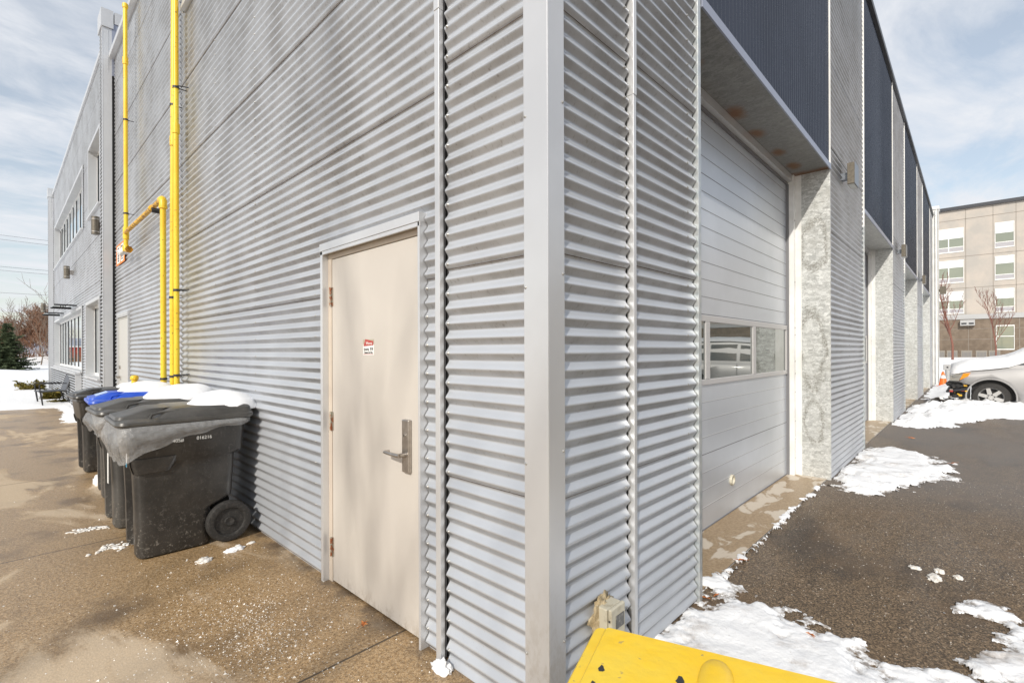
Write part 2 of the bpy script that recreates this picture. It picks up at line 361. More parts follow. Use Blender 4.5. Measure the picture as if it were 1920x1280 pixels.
# ------------------------------------------------------------------ building: corrugated cladding
M_lapshade_dirt = mat('lap_shadow_grime', (0.085, 0.06, 0.045), .9, 0, (0.16, 0.13, 0.11), 30)  # painted shadow line with dirt, below each lap edge
P = 0.0677; DEP = 0.0215
def prof(t):            # 0 valley .. 1 crest, crest centred at t = 0.30
    k = 0.93
    return 0.5 + 0.5 * math.asin(k * cos(2 * pi * (t - 0.30))) / math.asin(k)
def strip(mb, plane, u0, u1, z0, z1, sheet, phase, m, out=0.0, lap=0.003):
    """horizontal-rib cladding; sheet = number of ribs per sheet; crest plane at `out`"""
    H = sheet * P
    k0 = math.floor((z0 - phase) / H + 1e-6)
    k = k0
    while phase + k * H < z1 - 1e-4:
        a = max(z0, phase + k * H); b = min(z1, phase + (k + 1) * H)
        if b - a > 0.002:
            n = max(2, int(round((b - a) / P * 12))); rows = []
            for i in range(n + 1):
                z = a + (b - a) * i / n; t = (z - phase) / P
                o = out - DEP * (1 - prof(t)) + lap * (1 - (z - (phase + k * H)) / H)
                rows.append((z, o))
            rows.insert(0, (a + 0.0004, rows[0][1] - 0.007))
            vs = []
            for (z, o) in rows:
                for u in (u0, u1): vs.append((-o, u, z) if plane == 'A' else (u, -o, z))
            fs = [(2 * i, 2 * i + 1, 2 * i + 3, 2 * i + 2) for i in range(len(rows) - 1)]
            if plane == 'A': fs = [tuple(reversed(f)) for f in fs]
            mb.add(vs, fs, m, True)
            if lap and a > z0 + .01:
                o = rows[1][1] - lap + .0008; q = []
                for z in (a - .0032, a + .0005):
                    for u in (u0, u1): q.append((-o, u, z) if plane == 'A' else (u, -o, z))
                mb.add(q, [(0, 1, 3, 2)], M_lapshade_dirt)
            elif False: pass
        k += 1
def vstrip(mb, u0, u1, z0, z1, m, out=0.0):
    """vertical-rib cladding on the long side"""
    n = int((u1 - u0) / P * 10); vs = []
    for i in range(n + 1):
        u = u0 + (u1 - u0) * i / n; o = out - DEP * (1 - prof((u - u0) / P + 0.3))
        if u > u1 - 0.002 or u < u0 + .002: o = out
        for z in (z0, z1): vs.append((u, -o, z))
    mb.add(vs, [(2 * i, 2 * i + 2, 2 * i + 3, 2 * i + 1) for i in range(n)], m, True)
def wall_with_holes(mb, plane, u0, u1, z0, z1, holes, sheet, phase, m, out=0.0, gap=0.0):
    us = sorted({u0, u1, *[h[0] for h in holes], *[h[1] for h in holes]})
    for a, b in zip(us[:-1], us[1:]):
        if a < u0 or b > u1: continue
        mid = (a + b) / 2; segs = [(z0, z1)]
        for h in holes:
            if h[0] < mid < h[1]:
                ns = []
                for s in segs:
                    if h[2] > s[0] + .001: ns.append((s[0], min(s[1], h[2])))
                    if h[3] < s[1] - .001: ns.append((max(s[0], h[3]), s[1]))
                segs = ns
        for s in segs: strip(mb, plane, a, b, s[0], s[1], sheet, phase, m, out)
def screws(mb, plane, u, z0, z1, phase, step=2, out=0.0, r=0.0058):
    z = phase + P * (0.30 + math.ceil((z0 - phase) / P))
    while z < z1:
        c = (-out - 0.0005, u, z) if plane == 'A' else (u, -out - 0.0005, z)
        s = -1
        prof_ = [(r * 1.5, 0), (r * 1.4, s * 0.0012), (r, s * 0.0016), (r * 0.85, s * 0.005), (0.0001, s * 0.0058)]
        mb.lathe(prof_, M_screw, c, 'x' if plane == 'A' else 'y', 8)
        z += P * step

BLD = thing('industrial_building', 'grey corrugated metal building with navy panels over its loading bays', 'building')
ROOF = 6.70
ph14 = 0.858 - 14 * P; ph13 = 0.016          # lap heights of the two sheet sets
# gable wall (x = 0 plane)
mb = MB(); strip(mb, 'A', 0.10, 0.618, -0.02, ROOF, 14, ph14 - 0.0, M_clad); screws(mb, 'A', 0.60, 0.03, 6.6, ph14); mb.build('corrugated_wall_panel', BLD, auto=False)
mb = MB(); wall_with_holes(mb, 'A', 0.655, 5.33, -0.015, ROOF, [(0.655, 0.6551, 0, 0), (0.775, 1.838, -0.1, 2.08), (3.60, 5.10, 5.17, 6.35)], 13, ph13, M_clad)
for u in (0.758,): screws(mb, 'A', u, 0.03, 1.75, ph13)
for u, a, b in ((3.02, 0.1, 6.4), (4.05, 0.1, 5.0)): screws(mb, 'A', u, a, b, ph13, r=0.005)
screws(mb, 'A', 1.95, 0.1, 1.8, ph13 + P, r=.004)
mb.build('corrugated_wall_panel', BLD, auto=False)
mb = MB(); strip(mb, 'A', 5.331, 5.36, .0, ROOF, 13, ph13, M_capdark, out=-.003, lap=0); mb.build('panel_edge_shadow', BLD, auto=False)  # dark ribbon standing for the panel edge and the shadow in its gap
mb = MB(); wall_with_holes(mb, 'A', 5.22, 10.06, 0.0, ROOF, [(8.66, 9.72, -0.1, 2.07)], 13, ph13 + 0.5 * P, M_clad, out=-0.028)
screws(mb, 'A', 7.0, 0.1, 6.4, ph13 + .5 * P, out=-0.028, r=.005); mb.build('corrugated_wall_panel', BLD, auto=False)
# backing sheets behind open rib ends
mb = MB()
mb.box(0.036, 0.05, 0.05, 0.775, 0, ROOF, M_back); mb.box(0.036, 0.05, 1.838, 5.33, 0, 5.17, M_back); mb.box(0.036, 0.05, .775, 1.838, 2.09, ROOF, M_back)
mb.box(0.066, 0.08, 5.33, 8.66, 0, ROOF, M_back); mb.box(0.066, 0.08, 9.72, 10.2, 0, ROOF, M_back)
mb.build('wall', BLD)

# office block walls (further along the same side)
FIN0 = 10.10; FIN1 = 10.50; OEND = 24.3
OH = [(11.55, 13.35, 4.43, 5.96), (14.5, 23.1, 4.43, 5.90), (11.7, 13.88, 0.88, 2.52), (14.75, 23.3, 0.95, 2.52)]
mb = MB(); wall_with_holes(mb, 'A', FIN1, OEND, 0.0, 7.28, [(h_[0], h_[1] + .11, h_[2], h_[3]) for h_ in OH], 14, 0.05, M_clad); mb.build('corrugated_wall_panel', BLD, auto=False)
mb = MB()
for h_ in OH: mb.box(.022, .03, h_[1] + .05, h_[1] + .12, h_[2] - .03, h_[3] + .05, M_back); mb.build('edge_shade_strip', BLD); mb = MB()  # dark strips standing in for shade at the cut rib ends
mb.box(.022, .03, 13.95, 14.06, 0, 7.2, M_back); mb.build('edge_shade_strip', BLD)
mb = MB()
mb.box(0.30, 0.32, FIN1, OEND, 0, 7.2, M_back); mb.box(0.12, 24.6, 0.62, 24.2, 6.30, 6.40, M_capdark)
mb.box(0.6, 24.6, 0.62, 24.2, 0, 6.3, M_back); mb.box(0.4, 14, 10.3, 24.2, 6.4, 7.15, M_back)
mb.build('roof', BLD)
# fins
def fin(y0, y1, x0=-0.13):
    b = MB(); b.box(x0, 0.0, y0, y0 + 0.012, 0, 7.25, M_trim); b.box(x0 - .004, x0 + 0.0, y0 - .004, y0 + .07, 0, 7.25, M_trim)
    b.box(x0 + .006, 7.0, y0 + .013, y1 - .013, 0, 7.2, M_back)
    b.box(x0 - .022, 0.022, y0 - .022, y1 + .02, 7.24, 7.56, M_trim); b.box(.036, 6.0, y0 - .02, y1 + .03, 7.34, 7.55, M_trim)
    b.box(-.052, -.048, y0 - .004, y0 - .001, 6.45, 7.24, M_trim)
    strip(b, 'A', y0 + .072, y1, 0.0, 7.24, 14, 0.02, M_clad, out=-x0)
    o = b.build('fin_wall', BLD, auto=False)
    b = MB(); strip(b, 'B', .10, 6.0, 6.4, 7.34, 14, .02, M_clad, out=-(y0 + .0)); b.box(.0, .10, y0 - .006, y0 + .01, 6.4, 7.34, M_trimblue); b.build('corrugated_wall_panel', BLD, auto=False)
fin(FIN0, FIN1); fin(23.9, 24.3)
# long side (y = 0 plane): piers, bays
BAYS = [(1.375, 4.872), (7.20, 10.68), (13.06, 16.52), (18.72, 22.18)]
SOF = 3.415
mb = MB(); strip(mb, 'B', 0.055, 0.572, -0.03, ROOF, 14, ph14, M_clad); screws(mb, 'B', 0.535, 0.2, 6.6, ph14); mb.build('corrugated_wall_panel', BLD, auto=False)
mb = MB(); strip(mb, 'B', 0.612, 1.312, -0.03, ROOF, 14, ph14 + .35 * P, M_clad); screws(mb, 'B', 1.20, 0.1, 6.6, ph14 + .35 * P); mb.build('corrugated_wall_panel', BLD, auto=False)
mb = MB(); mb.box(0.05, .60, 0.036, 0.05, 0, ROOF, M_pale); mb.box(0.601, 1.36, 0.036, 0.05, 0, ROOF, M_back)
PIERS = [(4.872, 7.20), (10.68, 13.06), (16.52, 18.72), (22.18, 24.0)]
mb.build('wall', BLD)
for a, b_ in PIERS: mb = MB(); mb.box(a + .03, b_ - .03, .036, .05, 0, ROOF, M_back); mb.build('wall', BLD)
for i, (a, b_) in enumerate(PIERS):
    mb = MB(); strip(mb, 'B', a + .008, b_ - 0.03, 0.0, ROOF, 14, ph14, M_clad)
    if i < 2:
        screws(mb, 'B', b_ - .12, 0.1, 6.5, ph14, r=.005); screws(mb, 'B', (a + b_) / 2, 0.1, 6.5, ph14, r=.004)
    mb.build('corrugated_wall_panel', BLD, auto=False)
for i, (a, b_) in enumerate(BAYS):
    mb = MB(); vstrip(mb, a + .004, b_ - .01, 3.452, ROOF, M_navy, out=0.0); mb.box(a, b_, .03, .05, 3.46, ROOF, M_back)
    mb.build('ribbed_wall_panel', BLD, auto=False)
# end fin on the long side
mb = MB(); mb.box(24.0, 24.02, -0.17, 0, 0, 6.95, M_white); mb.box(24.0, 24.5, -0.18, -0.155, 0, 6.95, M_white)
mb.box(24.02, 24.5, -.15, .6, 0, 6.9, M_white); mb.box(23.96, 24.54, -.21, .6, 6.94, 7.06, M_white)
strip(mb, 'B', 23.92, 23.998, 0, 6.9, 14, .02, M_white, out=.1)
mb.build('fin_wall', BLD, auto=False)

# trims
mb = MB()
prof_c = [(-0.030, 0.106), (-0.030, -0.010), (0.070, -0.010)]
mb.box(-0.030, -0.026, -0.012, 0.106, -.02, ROOF, M_cornertrim); mb.box(-.026, .005, .102, .106, -.02, ROOF, M_cornertrim)
mb.box(-0.026, 0.070, -0.012, -0.008, -.02, ROOF, M_cornertrim); mb.box(.066, .070, -.008, .004, -.02, ROOF, M_cornertrim)
for z in (0.33, 1.05, 1.72, 2.37, 3.2, 4.0, 4.8, 5.6):
    mb.lathe([(.006, 0), (.006, -.002), (.0035, -.003), (.003, -.005), (.0001, -.0055)], M_screw, (-.0302, .098, z - .05), 'x', 8)
    mb.lathe([(.006, 0), (.006, -.002), (.0035, -.003), (.003, -.005), (.0001, -.0055)], M_screw, (.060, -.0122, z), 'y', 8)
ct = mb.build('corner_trim', BLD, bevel=0.0015)
mb = MB(); mb.box(-0.022, 0.004, 0.634, 0.668, -.02, 4.0, M_trim); mb.box(-0.025, 0.004, 0.632, 0.669, 3.0, ROOF, M_trim); mb.box(.004, .03, .652, .668, -.02, ROOF, M_trim); mb.build('vertical_trim', BLD, bevel=.002)
mb = MB(); mb.box(0.586, 0.611, -0.016, 0.02, -.03, 2.62, M_trim); mb.box(.584, .6115, -.019, .02, 2.60, ROOF, M_trim); mb.build('vertical_trim', BLD, bevel=.002)
for i, (a, b_) in enumerate(BAYS):
    mb = MB()
    if i: mb.box(a - .026, a - .001, -.012, .02, 3.2, ROOF, M_white); mb.box(a - .026, a - .001, -.012, .02, 0, 3.2, M_steel)
    else: mb.box(a - .056, a - .018, -.010, .02, 3.44, ROOF, M_trim); mb.box(a - .056, a - .018, -.012, .02, 0, 3.44, M_steel)
    mb.build('vertical_trim', BLD, bevel=.0015)
    mb = MB(); mb.box(b_ - .008, b_ + .010, -.014, .02, 3.44, ROOF, M_white); mb.build('vertical_trim', BLD, bevel=.0015)
mb = MB(); mb.box(-.05, .25, .25, FIN0 - .036, ROOF - .02, ROOF + .07, M_trim); mb.box(-.05, .25, -.04, .25, ROOF - .02, ROOF + .07, M_trim)
mb.box(.25, 23.95, -.05, .25, ROOF - .02, ROOF + .06, M_capdark); mb.box(-.04, .3, FIN1 + .03, 23.86, 7.27, 7.36, M_trim)
mb.build('parapet_cap', BLD, bevel=.004)
mb = MB(); mb.box(.012, .06, .02, .60, -.05, .0, M_steel); mb.box(.075, 1.36, -.004, .03, -.05, -.025, M_capdark); mb.box(-.004, .03, 1.84, 5.3, -.03, -.012, M_conc_bits)
mb.build('base_flashing', BLD)

# bays: jambs, soffit, frame, sectional door
zs_j = [0.04 + 0.5565 * k for k in range(7)]
def sectional_door(a, b_, detail):
    d = MB(); y = 0.41
    d.box(a + .01, b_ - .06, y, y + .05, .012, SOF - .03, M_alu)
    for k in range(6):
        z0 = .045 + .5565 * k
        if k: d.box(a + .01, b_ - .06, y - .0008, y + .002, z0 - .003, z0 + .003, M_groove)
        if k == 2: continue
        for j in (1, 2, 3):
            zz = z0 + .5565 * (j / 4)
            d.box(a + .01, b_ - .06, y - .0012, y + .001, zz - .0018, zz + .0018, M_alu_lip if k < 2 else M_groove)
            d.box(a + .01, b_ - .06, y - .0008, y + .001, zz - .0075, zz - .0062, M_groove if k < 2 else M_alu_lip)
    root = d.build('overhead_door', BLD)
    tag(root, 'grey sectional overhead door with a row of windows')
    s = MB(); s.box(a + .01, b_ - .07, y - .006, y + .01, .0, .014, M_groove); s.build('bottom_seal', root)
    wz0, wz1 = 1.153, 1.706
    W_ = (b_ - .09 - a - .025); n = 3; pw = (b_ - .17 - a - .02) / 3.0
    f = MB(); x0 = a + .012; x1 = b_ - .088
    f.box(x0, x1, y - .014, y + .002, wz0, wz0 + .045, M_frame); f.box(x0, x1, y - .014, y + .002, wz1 - .05, wz1, M_frame)
    cuts = [x0, 2.49 - 1.375 + a, 3.635 - 1.375 + a, x1]
    for c in cuts: f.box(max(x0, c - .042), min(x1, c + .042), y - .0145, y + .002, wz0 + .045, wz1 - .05, M_frame)
    fr = f.build('window_frame', root, bevel=.004)
    for i in range(3):
        g_ = MB(); g_.box(max(x0, cuts[i] + .042) if i else x0 + .042, cuts[i + 1] - .042, y - .003, y + .001, wz0 + .045, wz1 - .05, M_gdark); g_.build('window_pane', root)
    if detail:
        v = MB(); v.lathe([(.0001, -.006), (.026, -.006), (.028, -.004), (.034, -.018), (.045, -.018), (.047, -.012), (.047, 0)], M_cream, (3.035, y, .285), 'y', 28)
        v.build('vent_ring', root)
for i, (a, b_) in enumerate(BAYS):
    mb = MB(); mb.box(b_ - .004, b_ + .004, -.004, .40, -.01, SOF, M_galv if i == 0 else M_galv2); mb.box(b_ + .004, b_ + .02, -.008, .02, -.01, 3.44, M_galv2); mb.build('door_jamb_cladding', BLD)
    mb = MB(); mb.box(a - .018 * (i == 0) - .001, a + .004 - .018 * (i == 0), .021, .42, 0, SOF, M_galv2)
    mb.build('door_jamb_cladding', BLD)
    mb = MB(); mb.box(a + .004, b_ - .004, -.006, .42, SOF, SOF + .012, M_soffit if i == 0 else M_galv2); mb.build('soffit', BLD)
    mb = MB(); mb.box(a, b_, -.018, -.006, SOF - .012, SOF + .044, M_trimblue); mb.box(a, b_, -.018, .01, SOF + .044, SOF + .048, M_trimblue); mb.build('drip_edge', BLD)
    mb = MB(); mb.box(b_ - .075, b_ - .0045, .33, .41, 0, SOF - .001, M_white); mb.box(a + .005, b_ - .0755, .345, .41, SOF - .075, SOF - .001, M_trim)
    mb.box(a + .005, b_ - .076, .39, .42, SOF - .10, SOF - .0755, M_groove); mb.box(b_ - .083, b_ - .0755, .38, .42, 0, SOF - .1, M_groove)
    mb.box(b_ - .012, b_ - .0043, .325, .3295, 0, SOF - .001, M_white); mb.box(b_ - .0075, b_ - .0042, .27, .325, 0, SOF - .001, M_white)
    for z in [.2, .42, .62, .95, 1.16, 1.3, 1.6, 1.68, 2.2, 2.9]:
        mb.lathe([(.009, 0), (.008, -.004), (.0001, -.006)], M_screw, (b_ - .04, .3295, z), 'y', 8)
    mb.build('door_frame', BLD)
    sectional_door(a, b_, i == 0)

# personnel doors
M_greydoor = mat('pale_grey_door_paint', (0.50, 0.50, 0.48), .45)
def pdoor(y0, y1, h, near):
    M_beige, M_beigedark = (globals()['M_beige'], globals()['M_beigedark']) if near else (M_greydoor, M_greydoor)
    x = 0.014 if near else 0.03
    w0, w1 = y0, y1
    f = MB()
    f.box(x - .004, x + .05, w0 - .046, w0 - .003, 0, h + .05, M_beigedark); f.box(x - .004, x + .05, w1 + .003, w1 + .046, 0, h + .05, M_beigedark)
    f.box(x - .004, x + .05, w0 - .003, w1 + .003, h + .004, h + .05, M_beigedark)
    f.box(x + .03, x + .06, w0 - .01, w1 + .01, -.03, h + .02, M_back)
    fr = f.build('door_frame', BLD, bevel=.0015)
    t = MB(); o = -.028 if near else 0.005
    t.box(o, x + .02, w0 - .062, w0 - .047, -.02, h + .095, M_trim); t.box(o, x + .02, w1 + .047, w1 + .075, -.02, h + .095, M_trim)
    t.box(o - .004, x + .02, w0 - .064, w1 + .077, h + .052, h + .098, M_trim)
    t.box(o, o + .012, w0 - .064, w1 + .077, h + .03, h + .052, M_trim); t.build('door_flashing', BLD, bevel=.0015)
    d = MB(); d.box(x, x + .045, w0, w1, .012, h, M_beige); leaf = d.build('door', BLD, bevel=.0015)
    return leaf, x
leaf, x = pdoor(0.842, 1.748, 1.998, True)
tag(leaf, 'beige steel door with lever handle and security sticker')
for z in (.22, .998, 1.768):
    hb = MB()
    for j in range(5): hb.tube([(x - .010, 1.752, z - .057 + j * .0235), (x - .010, 1.752, z - .057 + j * .0235 + .0215)], .0075, M_hinge, 10)
    hb.box(x - .004, x - .001, 1.735, 1.768, z - .057, z + .057, M_hinge); hb.build('hinge', leaf)
hb = MB(); hb.box(x - .022, x, .905, .965, .818, 1.085, M_nickel); pl = hb.build('lock_plate', leaf, bevel=.006, seg=3)
hb = MB(); hb.lathe([(.0001, -.006), (.009, -.006), (.0095, -.003), (.017, -.003), (.018, 0)], M_nickel, (x - .0215, .937, 1.005), 'x', 20); hb.box(x - .0285, x - .0270, .9355, .9385, .999, 1.011, M_ink); hb.build('lock_cylinder', leaf)
hb = MB(); hb.tube([(x - .022, .937, .908), (x - .055, .937, .908)], .012, M_nickel, 14)
hb.tube([(x - .058, .930, .908), (x - .062, .98, .909), (x - .060, 1.04, .910), (x - .058, 1.065, .910), (x - .030, 1.068, .910)], [.012, .0095, .0085, .0085, .008], M_nickel, 12); hb.build('door_handle', leaf)
# sticker
sx = x - .0008
sb = MB(); sb.box(sx, sx + .001, 1.262, 1.378, 1.408, 1.468, M_paper); sb.box(sx - .0002, sx + .001, 1.262, 1.378, 1.469, 1.497, M_stickbg)
sb.add([(sx - .0006, 1.372, 1.458), (sx - .0006, 1.268, 1.463), (sx - .0006, 1.266, 1.486), (sx - .0006, 1.352, 1.498)], [(0, 1, 2, 3)], M_red)
sb.box(sx - .0006, sx + .001, 1.268, 1.374, 1.4125, 1.4145, M_red)
sb.add([(sx - .0006, 1.300, 1.450), (sx - .0006, 1.286, 1.452), (sx - .0006, 1.288, 1.436), (sx - .0006, 1.296, 1.434)], [(0, 1, 2, 3)], M_ink)
sb.box(sx - .0006, sx + .001, 1.272, 1.281, 1.436, 1.450, M_ink)
stk = sb.build('warning_sticker', leaf); 
mA = lambda y, z: frame_mat((sx - .0012, y, z), (0, -1, 0), (0, 0, 1))
text_obj('lettering', 'Security', .021, M_ink, stk, mA(1.340, 1.441), .8)
text_obj('lettering', 'Cameras in Use', .019, M_ink, stk, mA(1.320, 1.423), .75)
text_obj('lettering', 'Warns', .024, M_paper, stk, mA(1.312, 1.474), 1.0)
leaf2, x2 = pdoor(8.74, 9.64, 1.99, False)
tag(leaf2, 'pale grey steel door beyond the yellow pipes')
hb = MB(); hb.tube([(x2, 9.56, 1.0), (x2 - .06, 9.56, 1.0)], .02, M_nickel, 12); hb.tube([(x2 - .06, 9.56, 1.0), (x2 - .06, 9.45, 1.0)], .012, M_nickel, 8); hb.build('door_handle', leaf2); hb = MB(); hb.lathe([(.03, 0), (.03, -.02), (.0001, -.025)], M_nickel, (x2, 9.56, 1.17), 'x', 14); hb.build('lock_cylinder', leaf2)

# windows
def window(y0, y1, z0, z1, mull, rec=.16, gm=None, out=-.012):
    f = MB()
    f.box(-.02, rec, y0, y0 + .014, z0, z1, M_trim); f.box(-.02, rec, y1 - .014, y1, z0, z1, M_trim)
    f.box(-.018, rec, y0 + .014, y1 - .014, z1 - .014, z1, M_trim); f.box(-.05, rec, y0 - .02, y1 + .02, z0 - .03, z0 + .01, M_trim)
    for a, b_ in ((y0 - .05, y0), (y1, y1 + .05)): f.box(-.02, -.008, a, b_, z0 - .03, z1 + .05, M_trim)
    f.box(-.02, -.008, y0, y1, z1, z1 + .05, M_trim)
    w = f.build('window', BLD)
    k = MB(); e = [y0 + .014] + list(mull) + [y1 - .014]
    k.box(rec - .022, rec, e[0], e[-1], z0 + .01, z0 + .07, M_white); k.box(rec - .022, rec, e[0], e[-1], z1 - .075, z1 - .014, M_white)
    for c in e: k.box(rec - .022, rec, max(e[0], c - .03), min(e[-1], c + .03), z0 + .07, z1 - .075, M_white)
    k.build('window_frame', w)
    for a, b_ in zip(e[:-1], e[1:]):
        gk = MB(); gk.box(rec - .020, rec - .001, b_ - .085, b_ - .031, z0 + .071, z1 - .076, M_capdark); gk.build('gasket', w)
        p = MB(); p.box(rec - .008, rec - .004, a + .03, b_ - .085, z0 + .07, z1 - .075, gm or M_gpale); p.build('window_pane', w)
window(*OH[0], [12.1], ); window(*OH[1], [15.0 + .95 * i for i in range(9)]); window(*OH[2], [12.3]); window(*OH[3], [15.5 + .98 * i for i in range(8)])
window(3.60, 5.10, 5.17, 6.35, [4.35], rec=.10)
# bay under the long lower window
mb = MB(); strip(mb, 'A', 15.0, 23.2, 0.0, .86, 14, .02, M_clad, out=.11); mb.box(-.118, 0, 14.95, 15.0, 0, .90, M_trim); mb.box(-.13, -.022, 14.93, 23.25, .88, .915, M_trim); mb.box(-.10, -.06, 15.0, 23.2, 0, .88, M_back); mb.build('window_apron', BLD, auto=False)
# glass canopies
for y0 in (15.9, 19.6):
    mb = MB(); mb.box(-.42, -.01, y0, y0 + 1.3, 2.66, 2.672, M_gpale); c = mb.build('canopy', BLD)
    mb = MB(); mb.box(-.44, -.01, y0 - .03, y0 - .002, 2.63, 2.67, M_capdark); mb.build('canopy_bracket', c); mb = MB(); mb.box(-.44, -.01, y0 + 1.302, y0 + 1.33, 2.63, 2.67, M_capdark); mb.build('canopy_bracket', c)

# ------------------------------------------------------------------ ground
GZ = 0.0
def sheet(name, x0, x1, y0, y1, z, m, kind='structure', nx=1, ny=1):
    b = MB(); vs = [(x0 + (x1 - x0) * i / nx, y0 + (y1 - y0) * j / ny, z) for j in range(ny + 1) for i in range(nx + 1)]
    b.add(vs, [(j * (nx + 1) + i, j * (nx + 1) + i + 1, (j + 1) * (nx + 1) + i + 1, (j + 1) * (nx + 1) + i) for j in range(ny) for i in range(nx)], m)
    return tag(b.build(name, auto=False), kind=kind)
sheet('ground', -900, 900, -900, 900, -0.016, M_snow)
# concrete pavement
m, g, b = new_mat('wet_concrete'); c = g.coords(); X = g.xyz(c)
wet = g.noise(c, 0.75, 7, 0.62, (1.7, 0.75, 1), 0.6)
fine = g.noise(c, 55, 5, 0.8); grit = g.noise(c, 120, 2, 0.6)
dry = g.step(wet, 0.52, 0.60)
col = g.mix(g.step(fine, 0.40, 0.60), (0.205, 0.122, 0.050), (0.43, 0.285, 0.145))
vv = g.n.new('ShaderNodeTexVoronoi'); vv.inputs['Scale'].default_value = 190; g.l.new(c, vv.inputs['Vector']); vs_ = g.n.new('ShaderNodeSeparateColor'); g.l.new(vv.outputs['Color'], vs_.inputs[0])
col = g.mix(g.math('MULTIPLY', g.math('POWER', vs_.outputs[0], 3.0), .55), col, (0.62, 0.48, 0.31))
col = g.mix(g.math('MULTIPLY', g.math('POWER', vs_.outputs[1], 5.0), .6), col, (0.07, 0.045, 0.025))
col = g.mix(g.step(g.noise(c, 1.6, 6, 0.6), 0.50, 0.70), col, (0.165, 0.108, 0.058))
col = g.mix(g.math('MULTIPLY', dry, 0.72), col, (0.55, 0.45, 0.33))
col = g.mix(g.math('MULTIPLY', g.step(grit, 0.60, 0.68), 0.40), col, (0.56, 0.49, 0.39))
col = g.mix(g.math('MULTIPLY', g.step(grit, 0.40, 0.33), 0.0), col, (0.08, 0.06, 0.04))
for yj in (-2.0, 0.98, 3.65, 6.45, 9.2, 12.0, 14.8):
    d = g.math('ABSOLUTE', g.math('SUBTRACT', X[1], yj)); col = g.mix(g.math('SUBTRACT', 1.0, g.step(d, .003, .009)), col, (0.06, 0.045, 0.03))
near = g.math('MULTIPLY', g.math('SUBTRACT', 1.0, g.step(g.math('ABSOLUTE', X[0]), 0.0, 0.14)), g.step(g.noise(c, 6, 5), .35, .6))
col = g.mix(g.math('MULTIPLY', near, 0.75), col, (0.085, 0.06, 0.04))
g.l.new(col, b.inputs['Base Color'])
rr = g.mix(dry, (0.34, 0.34, 0.34), (0.8, 0.8, 0.8)); g.l.new(rr, b.inputs['Roughness'])
g.l.new(g.bump(g.math('ADD', g.math('MULTIPLY', fine, .6), grit), 0.55, 0.004), b.inputs['Normal'])
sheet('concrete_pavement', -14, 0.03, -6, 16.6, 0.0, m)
M_conc = m
# apron strip along the bays (concrete with pale dry patches)
m, g, b = new_mat('wet_apron_concrete'); c = g.coords()
col = g.mix(g.step(g.noise(c, 50, 4, .7), .35, .65), (0.25, 0.17, 0.09), (0.36, 0.26, 0.155))
dry = g.step(g.noise(c, 3.2, 5, 0.5, (0.8, 1.5, 1), .5), .55, .59)
col = g.mix(g.math('MULTIPLY', dry, 0.9), col, (0.55, 0.48, 0.39))
g.l.new(col, b.inputs['Base Color']); b.inputs['Roughness'].default_value = .4
g.l.new(g.bump(g.noise(c, 90, 4, .7), .4, .004), b.inputs['Normal'])
sheet('concrete_apron', 1.30, 24.0, 0.03, 0.60, 0.006, m)
# asphalt
m, g, b = new_mat('damp_asphalt'); c = g.coords(); X = g.xyz(c)
agg = g.noise(c, 75, 5, 0.8); agg2 = g.noise(c, 48, 3, .6, (1, 1, 1))
damp = g.noise(c, 0.55, 6, 0.6, (0.55, 1.6, 1), .3)
vv = g.n.new('ShaderNodeTexVoronoi'); vv.inputs['Scale'].default_value = 150; g.l.new(c, vv.inputs['Vector']); vs_ = g.n.new('ShaderNodeSeparateColor'); g.l.new(vv.outputs['Color'], vs_.inputs[0])
stone = g.math('POWER', vs_.outputs[0], 2.2)
col = g.mix(g.math('ADD', g.math('MULTIPLY', stone, .75), g.math('MULTIPLY', g.step(agg, .40, .64), .25)), (0.036, 0.024, 0.014), (0.36, 0.255, 0.155))
col = g.mix(g.math('MULTIPLY', g.step(g.noise(c, 1.1, 6, .65), .50, .66), .55), col, (0.17, 0.11, 0.06))
col = g.mix(g.math('MULTIPLY', g.step(g.noise(c, .75, 6, .62, (.7, 1.5, 1)), .52, .68), .62), col, (0.032, 0.027, 0.024))
col = g.mix(g.math('MULTIPLY', g.step(g.noise(c, 22, 5, .8), .62, .70), .35), col, (0.34, 0.25, 0.16))
col = g.mix(g.math('MULTIPLY', g.step(agg2, .645, .69), .8), col, (0.48, 0.40, 0.31))
far = g.step(X[1], -0.3, -1.6)
col = g.mix(g.math('MULTIPLY', g.math('MULTIPLY', g.step(X[0], 3.2, 6.0), g.step(damp, .35, .6)), .6), col, (0.21, 0.20, 0.195))
g.l.new(col, b.inputs['Base Color'])
g.l.new(g.math('ADD', 0.42, g.math('MULTIPLY', g.step(damp, .4, .6), .35)), b.inputs['Roughness'])
g.l.new(g.bump(g.math('ADD', g.math('MULTIPLY', agg, .6), g.math('MULTIPLY', stone, .8)), .8, .005), b.inputs['Normal'])
sheet('asphalt_pavement', 0.03, 30, -42, 0.03, -0.004, m)
sheet('asphalt_pavement', -14, 0.03, -42, -6, -0.004, m)

